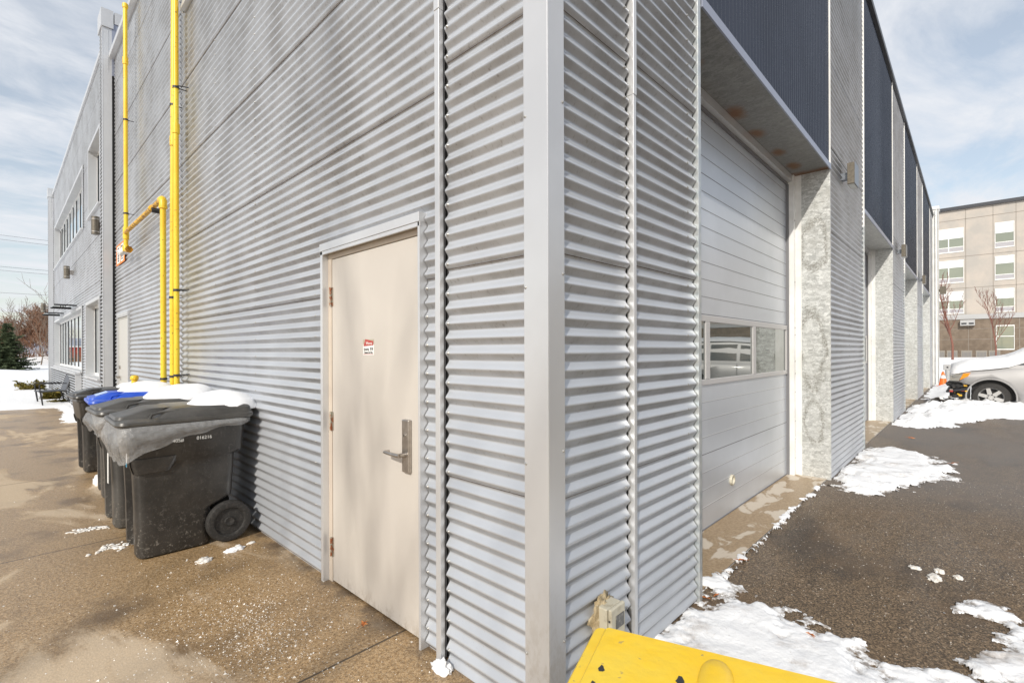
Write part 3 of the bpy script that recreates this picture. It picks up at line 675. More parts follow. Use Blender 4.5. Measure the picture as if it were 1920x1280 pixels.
# ---- snow patches: real relief with ragged edges
def inside(poly, x, y):
    r = False; n = len(poly); j = n - 1
    for i in range(n):
        xi, yi = poly[i]; xj, yj = poly[j]
        if (yi > y) != (yj > y) and x < (xj - xi) * (y - yi) / (yj - yi) + xi: r = not r
        j = i
    return r
def pdist(poly, x, y):
    d = 1e9; n = len(poly)
    for i in range(n):
        x0, y0 = poly[i]; x1, y1 = poly[(i + 1) % n]; dx, dy = x1 - x0, y1 - y0
        t = max(0, min(1, ((x - x0) * dx + (y - y0) * dy) / (dx * dx + dy * dy + 1e-12)))
        d = min(d, math.hypot(x - x0 - t * dx, y - y0 - t * dy))
    return d if inside(poly, x, y) else -d
def snow_patch(name, poly, res, hmax, edge, rag, m, z0=0.0, seed=0, nscale=3.0, lump=.3, kind='structure', clip=None):
    xs = [p[0] for p in poly]; ys = [p[1] for p in poly]; pad = rag
    x0, x1, y0, y1 = min(xs) - pad, max(xs) + pad, min(ys) - pad, max(ys) + pad
    nx = int((x1 - x0) / res) + 1; ny = int((y1 - y0) / res) + 1
    hs = {}; vs = []; idx = {}
    for j in range(ny + 1):
        for i in range(nx + 1):
            x = x0 + i * res; y = y0 + j * res
            d = pdist(poly, x, y) + rag * (noise.fractal((x * nscale + seed, y * nscale, seed), 0.75, 2.1, 6) * 1.2)
            if clip and clip(x, y): d = -1
            if d > -res:
                t = max(0, min(1, d / edge)); t = t * t * (3 - 2 * t)
                h = hmax * t * (1 + lump * noise.fractal((x * 5 + seed, y * 5, 3.1), .8, 2.1, 5)) + 0.004 * (1 if d > 0 else -2)
                hs[(i, j)] = h; idx[(i, j)] = len(vs); vs.append((x + .3 * res * noise.noise((x * 40, y * 40, 1)), y + .3 * res * noise.noise((x * 40, y * 40, 7)), z0 + h))
    fs = []
    for (i, j) in hs:
        q = [(i, j), (i + 1, j), (i + 1, j + 1), (i, j + 1)]
        if all(k in hs for k in q): fs.append(tuple(idx[k] for k in q))
    b = MB(); b.add(vs, fs, m, True); return tag(b.build(name, auto=False), kind=kind)
inwall = lambda x, y: (y > 0.02 and (x < 1.38))
snow_patch('snow', [(.60, .02), (0.92, 0.02), (1.38, .02), (1.55, .10), (1.72, .02), (1.70, -.06), (1.60, -.16), (1.53, -.30), (1.47, -.42), (1.52, -.56), (1.50, -.66), (1.38, -.80), (1.30, -.90), (1.36, -1.02), (1.60, -1.15), (1.95, -1.20), (2.30, -1.14), (2.42, -1.22), (2.10, -1.5), (1.8, -2.3), (.2, -2.4), (-.2, -1.6), (.0, -.6), (.2, -.2)], .0115, .026, .17, .15, M_snowd, -.004, 3.3, 5.5, clip=inwall)
inw2 = lambda x, y: y > 0.0 and (x > 4.88 or y > .02)
snow_patch('snow', [(4.62, -.02), (4.88, .0), (7.2, .0), (7.45, -.30), (7.2, -.62), (6.9, -.85), (6.2, -1.05), (5.5, -.84), (4.95, -.62), (4.6, -.40), (4.5, -.18)], .022, .055, .24, .20, M_snowd, -.004, 9.1, 3.4, clip=inw2)
snow_patch('snow', [(10.3, .15), (10.68, .0), (13.06, .0), (14.6, .0), (15.2, -.8), (15.5, -3.0), (16, -6.0), (13.6, -5.0), (13.3, -3.4), (12.9, -2.3), (12.3, -1.5), (11.3, -.95), (10.6, -.62), (10.1, -.20)], .045, .24, .8, .32, M_snowm, -.004, 5.7, 1.4, clip=lambda x, y: y > .0 or (13.4 < x + .5 * noise.noise((x, y, 2)) < 14.3 and y > -.75 + .2 * noise.noise((x * 3, y * 3, 0))))
snow_patch('snow', [(16.6, .0), (19.5, .0), (23.9, .0), (32, .5), (32, -12), (16.5, -12), (16.2, -8.2), (17.4, -1.0)], .12, .22, .9, .3, M_snow, -.004, 1.7, .9, clip=lambda x, y: y > 0 and x < 24.6)
# edge line of snow along the apron
snow_patch('snow', [(1.72, .00), (1.72, .028), (4.6, .040), (4.6, .022)], .010, .010, .03, .055, M_snowd, .004, 12.0, 7.0, clip=lambda x, y: y > .07 or y < -.03)
# snow lawn rising to the hotel
b = MB(); nx, ny = 44, 40; vs = []
for j in range(ny + 1):
    for i in range(nx + 1):
        x = 27 + 45 * i / nx; y = -45 + 75 * j / ny
        h = .62 * min(1, max(0, (x - 27) / 7)) ** .7 + .16 * noise.fractal((x * .25, y * .25, 0), .8, 2, 4) * min(1, (x - 27) / 3)
        h += .95 * math.exp(-((x - 31) / 3.2) ** 2 - ((y + 7.3) / 3.0) ** 2)
        vs.append((x, y, max(h, -.01) - .008))
b.add(vs, [(j * (nx + 1) + i, j * (nx + 1) + i + 1, (j + 1) * (nx + 1) + i + 1, (j + 1) * (nx + 1) + i) for j in range(ny) for i in range(nx)], M_snow, True)
tag(b.build('snow', auto=False), kind='structure')
# left snow field with mounds
b = MB(); nx, ny = 60, 90; vs = []
for j in range(ny + 1):
    for i in range(nx + 1):
        y = 15.6 + 110 * (j / ny) ** 1.7; x = -45 + 70 * i / nx
        if y < 24.6 and x > -.14: x = min(x, -.14) if False else x
        e = y - (16.4 + .6 * noise.noise((x * .8, 0, 4)) - .10 * max(0, x + 1.0) * 8)
        h = (.10 + .05 * noise.fractal((x * .7, y * .7, 2), .8, 2, 4)) * max(0, min(1, e / .9)) - (.03 if e < 0 else 0)
        h += .35 * math.exp(-((x + 3) / 3.0) ** 2 - ((y - 44) / 3) ** 2) + .9 * math.exp(-((x - 3) / 5) ** 2 - ((y - 78) / 4) ** 2)
        vs.append((x, y, h))
vs = [v for v in vs]
fs = []
for j in range(ny):
    for i in range(nx):
        q = (j * (nx + 1) + i, j * (nx + 1) + i + 1, (j + 1) * (nx + 1) + i + 1, (j + 1) * (nx + 1) + i)
        fs.append(q)
b.add(vs, fs, M_snow, True); tag(b.build('snow', auto=False), kind='structure')
snow_patch('snow', [(-.55, 12.3), (-.10, 11.8), (-.02, 12.6), (-.02, 16.8), (-.4, 16.8), (-.35, 14.5)], .04, .04, .15, .08, M_snow, 0, 21.0, 3, clip=lambda x, y: x > -.01)
# hills
b = MB(); vs = []; n = 60
for i in range(n + 1):
    a = R(62 + 60 * i / n); r = 650; h = 16 + 9 * noise.noise((i * .12, 0, 0)) + 3 * noise.noise((i * .5, 3, 0))
    vs += [(cos(a) * r, sin(a) * r, -2), (cos(a) * (r + 60), sin(a) * (r + 60), h)]
b.add(vs, [(2 * i, 2 * i + 1, 2 * i + 3, 2 * i + 2) for i in range(n)], mat('distant_wooded_hill', (0.16, 0.17, 0.21), .9, 0, (0.34, 0.36, 0.42), .03), True)
tag(b.build('hills', auto=False), kind='structure')

# ---- little things on the ground
b = MB()
def grain(x, y, z, r, m):
    a = random.random() * 6.3; q = [(cos(a + k * 2.1) * r, sin(a + k * 2.1) * r) for k in range(3)]
    vs = [(x + p[0], y + p[1], z) for p in q] + [(x - q[0][0] * .3, y - q[0][1] * .3, z + r * random.uniform(.5, 1.1))]
    b.add(vs, [(0, 1, 3), (1, 2, 3), (2, 0, 3)], m)
for k in range(2300):
    t = random.random()
    if t < .22: x = random.gauss(-.50, .13); y = random.gauss(1.50, .20)
    elif t < .8: x = random.gauss(-.55, .32); y = random.gauss(1.55, .55)
    else: x = random.uniform(-2.2, -.02); y = random.uniform(.4, 6)
    if x > -.01: continue
    grain(x, y, .0, random.uniform(.0015, .0045) * (1 if random.random() < .93 else 2.2), M_salt)
for k in range(900):
    x = random.uniform(1.3, 6); y = random.uniform(-2, -.02); grain(x, y, -.004, random.uniform(.0015, .004), M_salt)
tag(b.build('salt_grains', auto=False), kind='stuff')
def blob(mbb, c, r, m, seed=0, amp=.25, sub=3, flat=True, ns=1.6):
    bm = bmesh.new(); bmesh.ops.create_icosphere(bm, subdivisions=sub, radius=1)
    vs = []
    for v in bm.verts:
        p = v.co.copy(); k = 1 + amp * noise.fractal(p * ns + Vector((seed, 0, 0)), .8, 2.1, 4)
        q = Vector((p.x * r[0] * k, p.y * r[1] * k, p.z * r[2] * k))
        if flat and q.z < -r[2] * .15: q.z = -r[2] * .15
        vs.append(q + Vector(c))
    fs = [tuple(v.index for v in f.verts) for f in bm.faces]; bm.free(); mbb.add(vs, fs, m, True)
LUMPS = [(-.245, 2.73, .065, .035, .022, M_snow, 'white snow lump lying by the wheel of the front bin'),
         (-.45, 2.68, .045, .04, .022, M_conc_bits, 'crumbly dirty snow lump on wet concrete before the front bin'),
         (-.205, 2.79, .018, .018, .012, M_conc_bits, 'tiny ice crumb right beside the cart wheel rim'),
         (-.12, 2.78, .03, .018, .012, M_conc_bits, 'small dirty ice lump between cart wheel and wall'),
         (-.84, 3.43, .11, .05, .014, M_conc_bits, 'flat broken ice patch left of the front bin'),
         (-.92, 4.05, .10, .035, .014, M_conc_bits, 'flat broken ice patch left of the second bin'),
         (-.60, 5.72, .10, .22, .12, M_snow, 'white snow heap between second and blue lidded bins'),
         (-.045, .60, .035, .06, .04, M_snow, 'white snow clump at the foot of the wall trim, bottom of picture'),
         (2.75, -.98, .030, .026, .018, M_conc_bits, 'round ice lump on asphalt, upper one of the right group'),
         (2.62, -.96, .065, .035, .015, M_conc_bits, 'largest ice lump on asphalt, lying in the right group'),
         (2.72, -.86, .03, .03, .010, M_conc_bits, 'thin ice crust on asphalt, topmost of the right group'),
         (2.72, -1.07, .026, .022, .016, M_conc_bits, 'round ice lump on asphalt, rightmost of the right group'),
         (1.47, -.73, .022, .03, .026, M_snow, 'ice chunk on the rim of the near snow patch')]
for i, (x, y, rx, ry, rz, m_, lab) in enumerate(LUMPS):
    random.seed(100 + i)
    b = MB()
    if rx > .09 and ry < .1:
        for q in range(46): blob(b, (random.gauss(0, rx * .55), random.gauss(0, ry * .9), 0), (random.uniform(.008, .022), random.uniform(.006, .016), .007), m_, q * 1.7, .5, 2)
    else: blob(b, (0, 0, 0), (rx, ry, rz), m_, i * 3.7, .38, 4, ns=2.0)
    o = b.build('snow_lump', auto=False); o.location = (x, y, 0 if x < 0 else -.002); tag(o, lab, 'snow lump', 'snow and ice lumps on the ground')
LEAVES = [(-.115, 1.16, .03, 0.4, 'orange oak leaf curled against the foot of the beige door'),
          (2.02, .00, .035, 2.0, 'orange leaf at the edge of concrete apron and asphalt'),
          (1.36, -.03, .03, 1.1, 'red brown leaf at the foot of the galvanised jamb'),
          (1.43, -.06, .025, 3.1, 'small red brown leaf on the snow next to the jamb'),
          (1.36, -.55, .028, .7, 'red leaf standing up in the near snow patch'),
          (6.75, -1.62, .05, 2.4, 'orange leaf lying on dark asphalt at the right edge'),
          (4.95, .03, .04, 4.0, 'orange leaf between snow and the base of the galvanised pier'),
          (8.6, -.42, .05, 5.0, 'red leaf on damp asphalt beyond the middle snow patch'),
          (6.7, -.95, .045, 1.8, 'brown leaf on asphalt beside the tip of the middle snow patch')]
for i, (x, y, r, a, lab) in enumerate(LEAVES):
    b = MB(); n = 15; vs = [(0, 0, .004)]
    for k in range(n):
        q = 2 * pi * k / n; rr = r * (1.0 if k % 3 == 0 else .45) * (1.2 if k == 0 else 1)
        vs.append((cos(q) * rr, sin(q) * rr * .8, .004 + .25 * r * abs(sin(q * 1.5 + i))))
    b.add(vs, [(0, 1 + k, 1 + (k + 1) % n) for k in range(n)], M_leaf); b.tube([(0, 0, .005), (-r * 1.5, r * .2, .006)], .0012, M_leaf, 5)
    o = b.build('fallen_leaf', auto=False); o.location = (x, y, .012); o.rotation_euler = (.25, .15 * (i % 3), a); tag(o, lab, 'leaf', 'fallen leaves')

# ------------------------------------------------------------------ wheeled bins
def ring(x0, x1, y0, y1, z, r, notch=0.0, n=5):
    pts = []
    def arc(cx, cy, a0):
        for k in range(n + 1):
            a = a0 + (pi / 2) * k / n; pts.append((cx + cos(a) * r, cy + sin(a) * r, z))
    arc(x1 - r, y1 - r, 0); arc(x0 + r, y1 - r, pi / 2)
    w = y1 - y0
    pts.extend([(x0, y1 - w * .22, z), (x0 + notch, y1 - w * .24, z), (x0 + notch, y0 + w * .24, z), (x0, y0 + w * .22, z)])
    arc(x0 + r, y0 + r, pi); arc(x1 - r, y0 + r, 3 * pi / 2)
    return pts
def make_cart(label, loc, rz, mbody, mlid, bag, depth=.70, group='wheeled bins along the wall', h=1.0):
    t = thing('wheeled_bin', label, 'bin', loc, rz, group)
    k = depth / .70; X_ = lambda x: x * k
    b = MB()
    R_ = [ring(X_(-.665), X_(-.24), .045, .555, .012 * h, .05, .04), ring(X_(-.675), X_(-.235), .04, .56, .03 * h, .06, .05), ring(X_(-.68), X_(-.225), .034, .566, .28 * h, .06, .05),
          ring(X_(-.68), X_(-.085), .034, .566, .34 * h, .06, .05), ring(X_(-.69), X_(-.07), .026, .574, .60 * h, .06, .05), ring(X_(-.692), X_(-.068), .024, .576, .655 * h, .06, .0),
          ring(X_(-.71), X_(-.02), .004, .596, .685 * h, .06, 0), ring(X_(-.735), X_(-.005), -.004, .604, .885 * h, .06, 0),
          ring(X_(-.755), X_(.010), -.02, .62, .893 * h, .06, 0), ring(X_(-.755), X_(.010), -.02, .62, .925 * h, .06, 0)]
    b.loft(R_, mbody)
    body = b.build('body', t)
    for zz in (.40,):
        q = MB(); q.box(X_(-.56), X_(-.30), .0305, .036, .93 * h * 0 + .09, .098, mbody)
    # front corner pocket under the collar
    q = MB(); q.loft([ring(X_(-.696), X_(-.48), .006, .10, .60 * h, .045), ring(X_(-.712), X_(-.45), -.002, .10, .655 * h, .045), ring(X_(-.718), X_(-.43), -.003, .10, .70 * h, .045)], mbody)
    q.build('corner_grip', t); q = MB()
    q.loft([ring(X_(-.696), X_(-.48), .50, .594, .60 * h, .045), ring(X_(-.712), X_(-.45), .50, .602, .655 * h, .045), ring(X_(-.718), X_(-.43), .50, .603, .70 * h, .045)], mbody)
    q.build('corner_grip', t)
    # lid
    b = MB(); zb = .930 * h
    b.loft([ring(X_(-.79), X_(.05), -.035, .635, zb, .07), ring(X_(-.795), X_(.055), -.04, .64, zb + .012, .07), ring(X_(-.79), X_(.055), -.036, .636, zb + .03, .07),
            ring(X_(-.73), X_(.05), .0, .60, zb + .042, .06)], mlid)
    vs = []
    def lidring(z, i, xf): return ring(X_(xf), X_(.045 - i * .4), -.012 + i, .612 - i, z, .05)
    b.loft([lidring(zb + .028, 0, -.60), lidring(zb + .075, .014, -.535), lidring(zb + .098, .05, -.47)], mlid)
    b.loft([ring(X_(-.78), X_(-.56), .10, .50, zb + .035, .05), ring(X_(-.775), X_(-.56), .11, .49, zb + .055, .05), ring(X_(-.72), X_(-.50), .13, .47, zb + .066, .04), ring(X_(-.60), X_(-.46), .14, .46, zb + .100, .04)], mlid)
    lid = b.build('lid', t)
    for yy in (.035, .565):
        q = MB(); q.tube([(X_(-.60), yy, zb + .04), (X_(-.59), yy - .01, zb + .068), (X_(-.54), yy - .012, zb + .078), (X_(-.44), yy - .010, zb + .082), (X_(-.40), yy - .006, zb + .075), (X_(-.395), yy, zb + .05)], .009, mlid, 8); q.build('lid_handle', lid)
    b = MB(); b.tube([(X_(.055), .10, .945 * h), (X_(.055), .50, .945 * h)], .014, mbody, 10); b.build('grab_bar', t)
    for y_, sgn in ((-.002, -1), (.602, 1)):
        w = MB(); yc = y_
        w.lathe([(.0001, -.02 * 1), (.03, -.026), (.035, -.012), (.098, -.012), (.104, -.028), (.118, -.032), (.144, -.028), (.152, -.012), (.152, .02), (.14, .03), (.0001, .03)] if sgn < 0 else
                [(.0001, .02), (.03, .026), (.035, .012), (.098, .012), (.104, .028), (.118, .032), (.144, .028), (.152, .012), (.152, -.02), (.14, -.03), (.0001, -.03)], M_rubber, (X_(-.12), yc + .03 * (-sgn) * .6, .152), 'y', 36)
        w.build('wheel', t)
    b = MB(); b.tube([(X_(-.12), .03, .152), (X_(-.12), .57, .152)], .012, M_nickel, 8); b.build('axle', t)
    if bag:
        b = MB(); n = 84; rings = []
        base = ring(X_(-.765), X_(.02), -.03, .63, 0, .08, 0, 5)
        # resample the outline
        pts = [Vector((p[0], p[1], 0)) for p in base]; L_ = [0]
        for i in range(len(pts)): L_.append(L_[-1] + (pts[(i + 1) % len(pts)] - pts[i]).length)
        def at(u):
            d = u * L_[-1]
            for i in range(len(pts)):
                if d <= L_[i + 1] + 1e-9: return pts[i].lerp(pts[(i + 1) % len(pts)], (d - L_[i]) / max(1e-9, L_[i + 1] - L_[i]))
            return pts[0]
        cx = Vector((X_(-.37), .3, 0))
        for lv in range(7):
            f = lv / 6; rg = []
            for i in range(n):
                p = at(i / n); out = (p - cx).normalized(); fr = max(0, min(1, (-p.x / k - .0) / .75))
                drop = (.045 + .20 * fr ** 2.0 + .008 * sin(i * .9)) * f
                if bag == 2: drop = (.05 + .10 * fr) * f + .02 * f * sin(i * .5)
                o_ = (.010 + .030 * sin(pi * min(1, f * 1.15)) * (.4 + fr)) + .010 * noise.noise((p.x * 9, p.y * 9, f * 4)) + .014 * noise.noise((p.x * 25, p.y * 25, f * 7 + 5)) * f
                rg.append(tuple(p + out * (o_ if not (.12 < f < 0) else 0) + Vector((0, 0, (.928 * h - drop)))))
            rings.append(rg)
        b.loft(rings, M_bag, False, False); b.build('bin_liner', t, auto=False)
    return t, body
bin1, body1 = make_cart('nearest black wheeled bin, loose clear liner hanging over its rim', (-.095, 2.94, 0), R(-1.0), M_black, M_blackb, 1)
mC = lambda x, z, y=-.0075: frame_mat((x, y, z), (1, 0, 0), (0, 0, 1))
text_obj('lettering', '405#', .034, M_paper, body1, mC(-.445, .803), .95); text_obj('lettering', '016216', .034, M_paper, body1, mC(-.285, .806), .95)
b = MB(); b.box(-.7290, -.7265, .035, .06, .655, .745, M_paper); b.box(-.7300, -.7272, .035, .06, .657, .685, M_blueprint); b.build('sticker', body1)
bin2, body2 = make_cart('second dark grey wheeled bin, behind the nearest one, short liner at its front', (-.10, 3.82, 0), R(1), M_blackb, M_blackb, 2)
b = MB(); b.box(-.7115, -.7085, .07, .115, .38, .62, M_paper); b.build('sticker', body2)
bin3, body3 = make_cart('wheeled bin with a bright blue lid', (-.15, 4.92, 0), R(-2), M_blackb, M_bluelid, 0, depth=.60)
b = MB(); b.box(-.60, -.50, .17, .43, 1.003, 1.034, M_paper); 
bin4, body4 = make_cart('farthest black wheeled bin, standing by the far door', (-.12, 6.45, 0), R(2), M_black, M_black, 0, depth=.62, h=.95)
def sticker(lidparent, x0, x1, y0, y1, za, zb_, m_):
    b = MB(); b.add([(x0, y0, za), (x0, y1, za), (x1, y1, zb_), (x1, y0, zb_)], [(0, 1, 2, 3)], m_); b.build('sticker', lidparent, auto=False)
M_pblue = mat('pale_blue_label', (0.40, 0.52, 0.80), .5)
for t, h_, k_ in ((bin3, 1, .6 / .7), (bin4, .95, .62 / .7)):
    lid = [c for c in t.children if c.name.startswith('lid')][0]
    zb_ = .930 * h_; sticker(lid, -.715 * k_, -.605 * k_, .18, .42, zb_ + .0695, zb_ + .1015, M_pblue if t is bin3 else M_lcd)
# snow on lids
SN = [((-.185, 3.24, 1.000), (.245, .285, .120), 'rounded snow cap on the lid of the nearest bin', 2),
      ((-.26, 4.12, 1.000), (.30, .29, .135), 'large snow cap on the second grey bin lid', 5),
      ((-.33, 5.22, 1.000), (.25, .28, .125), 'snow cap on the back of the blue lid', 8),
      ((-.24, 6.78, .945), (.16, .26, .10), 'small snow cap behind the yellow pipe fitting', 11)]
for c, r, lab, sd_ in SN:
    b = MB(); blob(b, (0, 0, 0), r, M_snowcap, sd_, .10, 4, True, .9); o = b.build('snow_mound', auto=False); o.location = c; tag(o, lab, 'snow', 'snow caps on the bin lids')

# ------------------------------------------------------------------ gas pipes
XP = -.10
def clamp(b, y, z, r, x=XP, wy=None):
    b.lathe([(r + .006, -.012), (r + .006, .012), (r, .012)], M_ink, (x, y, z), 'z', 14)
    b.box(x, .0, y - .004, y + .004, z - .004, z + .004, M_ink)
def coupling(b, y, z, r, x=XP, m_=None):
    b.lathe([(r, -.055), (r + .008, -.052), (r + .009, 0), (r + .008, .052), (r, .055)], m_ or M_yellow, (x, y, z), 'z', 16)
p = thing('gas_pipe', 'thin yellow gas riser nearest the grey panel edge, right of a thicker twin', 'pipe', (0, 0, 0), group='yellow gas pipes')
b = MB(); b.tube([(XP, 5.055, .1), (XP, 5.055, 6.9)], .026, M_yellow, 14); b.build('pipe', p)
b = MB(); coupling(b, 5.055, 3.82, .026); b.build('coupling', p)
for z in (1.18, 2.09, 4.26, 5.8):
    b = MB(); clamp(b, 5.055, z, .026); b.tube([(XP, 5.0, z), (-.0, 4.98, z + .01)], .006, M_ink, 6); b.build('pipe_clamp', p)
p = thing('gas_pipe', 'thicker yellow gas riser, left one of the touching pair', 'pipe', (0, 0, 0), group='yellow gas pipes')
b = MB(); b.tube([(XP + .01, 5.275, .1), (XP + .01, 5.275, 2.0), (XP + .035, 5.235, 6.9)], .029, M_yellow, 14); b.build('pipe', p)
b = MB(); coupling(b, 5.255, 3.75, .029, XP + .02); b.build('coupling', p)
for z in (1.16, 2.03, 4.15):
    b = MB(); clamp(b, 5.275 - .012 * (z > 3), z, .029, XP + .01 + .01 * (z > 3)); b.build('pipe_clamp', p)
p = thing('gas_pipe', 'yellow gas pipe that bends from an upright into a rusty run along the wall', 'pipe', (0, 0, 0), group='yellow gas pipes')
b = MB(); b.tube([(XP, 5.665, .15), (XP, 5.665, 3.16)], .030, M_yellow, 14); b.build('pipe', p)
b = MB(); b.tube([(XP, 5.665, 3.09), (XP, 5.665, 3.16), (XP, 5.675, 3.19), (XP, 5.70, 3.205), (XP, 5.77, 3.21)], .039, M_yellow, 14); b.lathe([(.043, -.012), (.043, .012)], M_yellow, (XP, 5.665, 3.10), 'z', 14); b.build('elbow', p)
b = MB(); b.tube([(XP, 5.75, 3.21), (XP - .01, 8.03, 3.21)], .027, M_rustyel, 12); b.build('pipe', p); 
b = MB(); b.lathe([(.027, -.03), (.04, -.028), (.04, .028), (.027, .03)], M_rustyel, (XP, 6.25, 3.21), 'y', 14); b.box(XP - .01, 0, 6.20, 6.22, 3.15, 3.20, M_ink); b.box(XP - .03, 0, 6.10, 6.14, 3.17, 3.185, M_ink); b.build('union_fitting', p)
b = MB(); clamp(b, 5.665, 1.12, .030); b.build('pipe_clamp', p)
p = thing('gas_pipe', 'far yellow gas riser with a tee joint, next to the grey fin', 'pipe', (0, 0, 0), group='yellow gas pipes')
b = MB(); b.tube([(XP, 8.05, 3.0), (XP, 8.05, 6.64)], .027, M_yellow, 14); b.build('pipe', p)
b = MB(); b.lathe([(.027, -.03), (.035, -.03), (.037, .0), (.035, .03), (.001, .034)], M_yellow, (XP, 8.05, 6.60), 'z', 14); b.build('end_cap', p)
b = MB(); coupling(b, 8.05, 5.78, .027); b.build('coupling', p)
b = MB(); b.lathe([(.027, -.10), (.038, -.095), (.038, .08), (.027, .085)], M_yellow, (XP, 8.05, 3.21), 'z', 14); b.build('tee_joint', p)
for z in (3.50, 4.9):
    b = MB(); clamp(b, 8.05, z, .027); b.build('pipe_clamp', p)
b = MB(); b.lathe([(.027, -.05), (.042, -.04), (.045, .02), (.03, .05)], M_yellow, (XP, 8.05, 2.98), 'z', 14); b.tube([(XP, 8.05, 2.95), (XP - .0, 7.85, 2.93)], .03, M_yellow, 12); b.lathe([(.05, -.02), (.05, .02), (.001, .02)], M_rustyel, (XP, 7.82, 2.93), 'y', 6); b.build('valve', p)
b = MB(); blob(b, (0, 0, 0), (.05, .16, .05), M_paper, 3, .5, 3, False); o = b.build('plastic_wrap', p, auto=False); o.location = (XP, 8.42, 2.98)
p = thing('gas_fitting', 'short yellow gas fitting with a capped stub behind the blue lidded bin', 'pipe fitting', (0, 0, 0))
b = MB(); b.tube([(-.30, 6.10, .1), (-.30, 6.10, .98), (-.30, 6.09, 1.0), (-.29, 6.02, 1.015), (-.24, 5.75, 1.03), (-.22, 5.6, 1.03)], .028, M_yellow, 12); b.build('pipe', p)
b = MB(); b.tube([(-.30, 6.12, .96), (-.30, 6.12, 1.12)], .03, M_yellow, 12); b.lathe([(.03, 0), (.042, .005), (.042, .035), (.03, .05), (.001, .055)], M_yellow, (-.30, 6.12, 1.10), 'z', 8); b.build('end_cap', p)
# sign above the far door
sg = thing('warning_sign', 'small orange and white sign under the far pipe valve', 'sign', (0, 0, 0))
b = MB(); y0, y1, z0, z1 = 8.98, 9.78, 2.93, 3.28
b.box(.012, .016, y0, y1, z0, z1, M_orange); b.box(.011, .0119, y0 + .10, y0 + .36, z0 + .03, z1 - .03, M_paper); b.box(.011, .0119, y0 + .45, y0 + .72, z0 + .03, z1 - .03, M_paper)
b.build('sign_face', sg)
b = MB()
for ya in (y0 + .17, y0 + .52):
    for k in range(6): b.box(.010, .0109, ya, ya + .12 + .02 * (k % 2), z0 + .055 + k * .042, z0 + .085 + k * .042, M_ink)
b.build('print', sg)

# ------------------------------------------------------------------ lamps
def box_lamp(x, z, lab):
    t = thing('wall_lamp', lab, 'lamp', (x, 0, z), group='box lamps on the piers')
    b = MB(); b.box(-.13, .13, -.135, -.062, -.125, .125, M_bronze); bo = b.build('lamp_body', t, bevel=.004)
    b = MB(); b.box(-.132, .132, -.139, -.1352, -.127, .127, M_lampside); b.build('face_plate', bo, bevel=.001)
    b = MB(); b.box(-.11, .11, -.128, -.070, -.131, -.1255, M_bulb); b.build('lens', t)
    b = MB(); b.box(-.04, .04, -.062, .02, -.04, .04, M_lampside); b.build('bracket', t)
box_lamp(5.66, 3.52, 'nearest box lamp on the pier beside the first bay'); box_lamp(11.75, 3.50, 'second box lamp, small, between the second and third bay'); box_lamp(17.6, 3.50, 'third and smallest box lamp on the pier above the car')
def tube_lamp(y, z, lab, x=0.0):
    t = thing('wall_lamp', lab, 'lamp', (x, y, z), group='cylinder lamps on the office wall')
    b = MB(); b.tube([(-.13, 0, -.17), (-.13, 0, .17)], .065, M_bronze, 18); b.build('lamp_body', t)
    b = MB(); b.lathe([(.066, -.012), (.070, -.01), (.070, .01), (.066, .012)], M_nickel, (-.13, 0, .12), 'z', 18); b.lathe([(.066, -.012), (.070, -.01), (.070, .01), (.066, .012)], M_nickel, (-.13, 0, -.12), 'z', 18); b.build('lamp_ring', t)
    b = MB(); b.box(-.07, .01, -.05, .05, -.06, .06, M_nickel); b.build('bracket', t)
tube_lamp(11.1, 3.86, 'cylinder lamp just left of the tall grey fin'); tube_lamp(16.9, 3.62, 'small cylinder lamp between upper and lower ribbon windows'); tube_lamp(24.1, 3.1, 'far lamp on the outer corner of the building', -.14)
t = thing('wall_lamp', 'tiny lamp on the white end column towards the hotel', 'lamp', (24.2, -.18, 3.75)); b = MB(); b.box(-.08, .08, -.22, -.03, -.15, .15, M_bronze); b.box(-.04, .04, -.03, .0, -.05, .05, M_bronze); b.build('lamp_body', t)

# ------------------------------------------------------------------ meter box on the wall
t = thing('control_box', 'small cream plastic box foamed onto the wall by the corner', 'electrical box', (.345, 0, .30))
b = MB(); blob(b, (-.012, -.006, .0), (.080, .016, .092), M_foam, 4, .5, 4, False, 2.2); b.build('foam_seal', t, auto=False)
b = MB(); b.box(-.058, .052, -.055, .0, -.075, .075, M_cream); b.build('box_base', t, bevel=.006)
b = MB(); b.box(-.055, .055, -.075, -.056, -.078, .078, M_cream); cv = b.build('cover', t, bevel=.008, seg=3)
b = MB(); b.box(-.022, .040, -.0775, -.074, -.012, .042, M_lcd); b.build('viewing_window', cv, bevel=.001)
b = MB()
for z in (.03, .0, -.03): b.box(-.0565, -.0545, -.070, -.062, z - .004, z + .004, M_ink)
b.build('slot', cv)

# ------------------------------------------------------------------ yellow grit bin in the foreground
gb = thing('grit_bin', 'bright yellow plastic grit bin at the bottom edge by the corner', 'bin', (-.155, -.33, 0), 0)
e1 = Vector((.305, -.952, 0)); gb.rotation_euler = (0, 0, math.atan2(-.315, -.949))      # local +x runs along e2, -y... see below
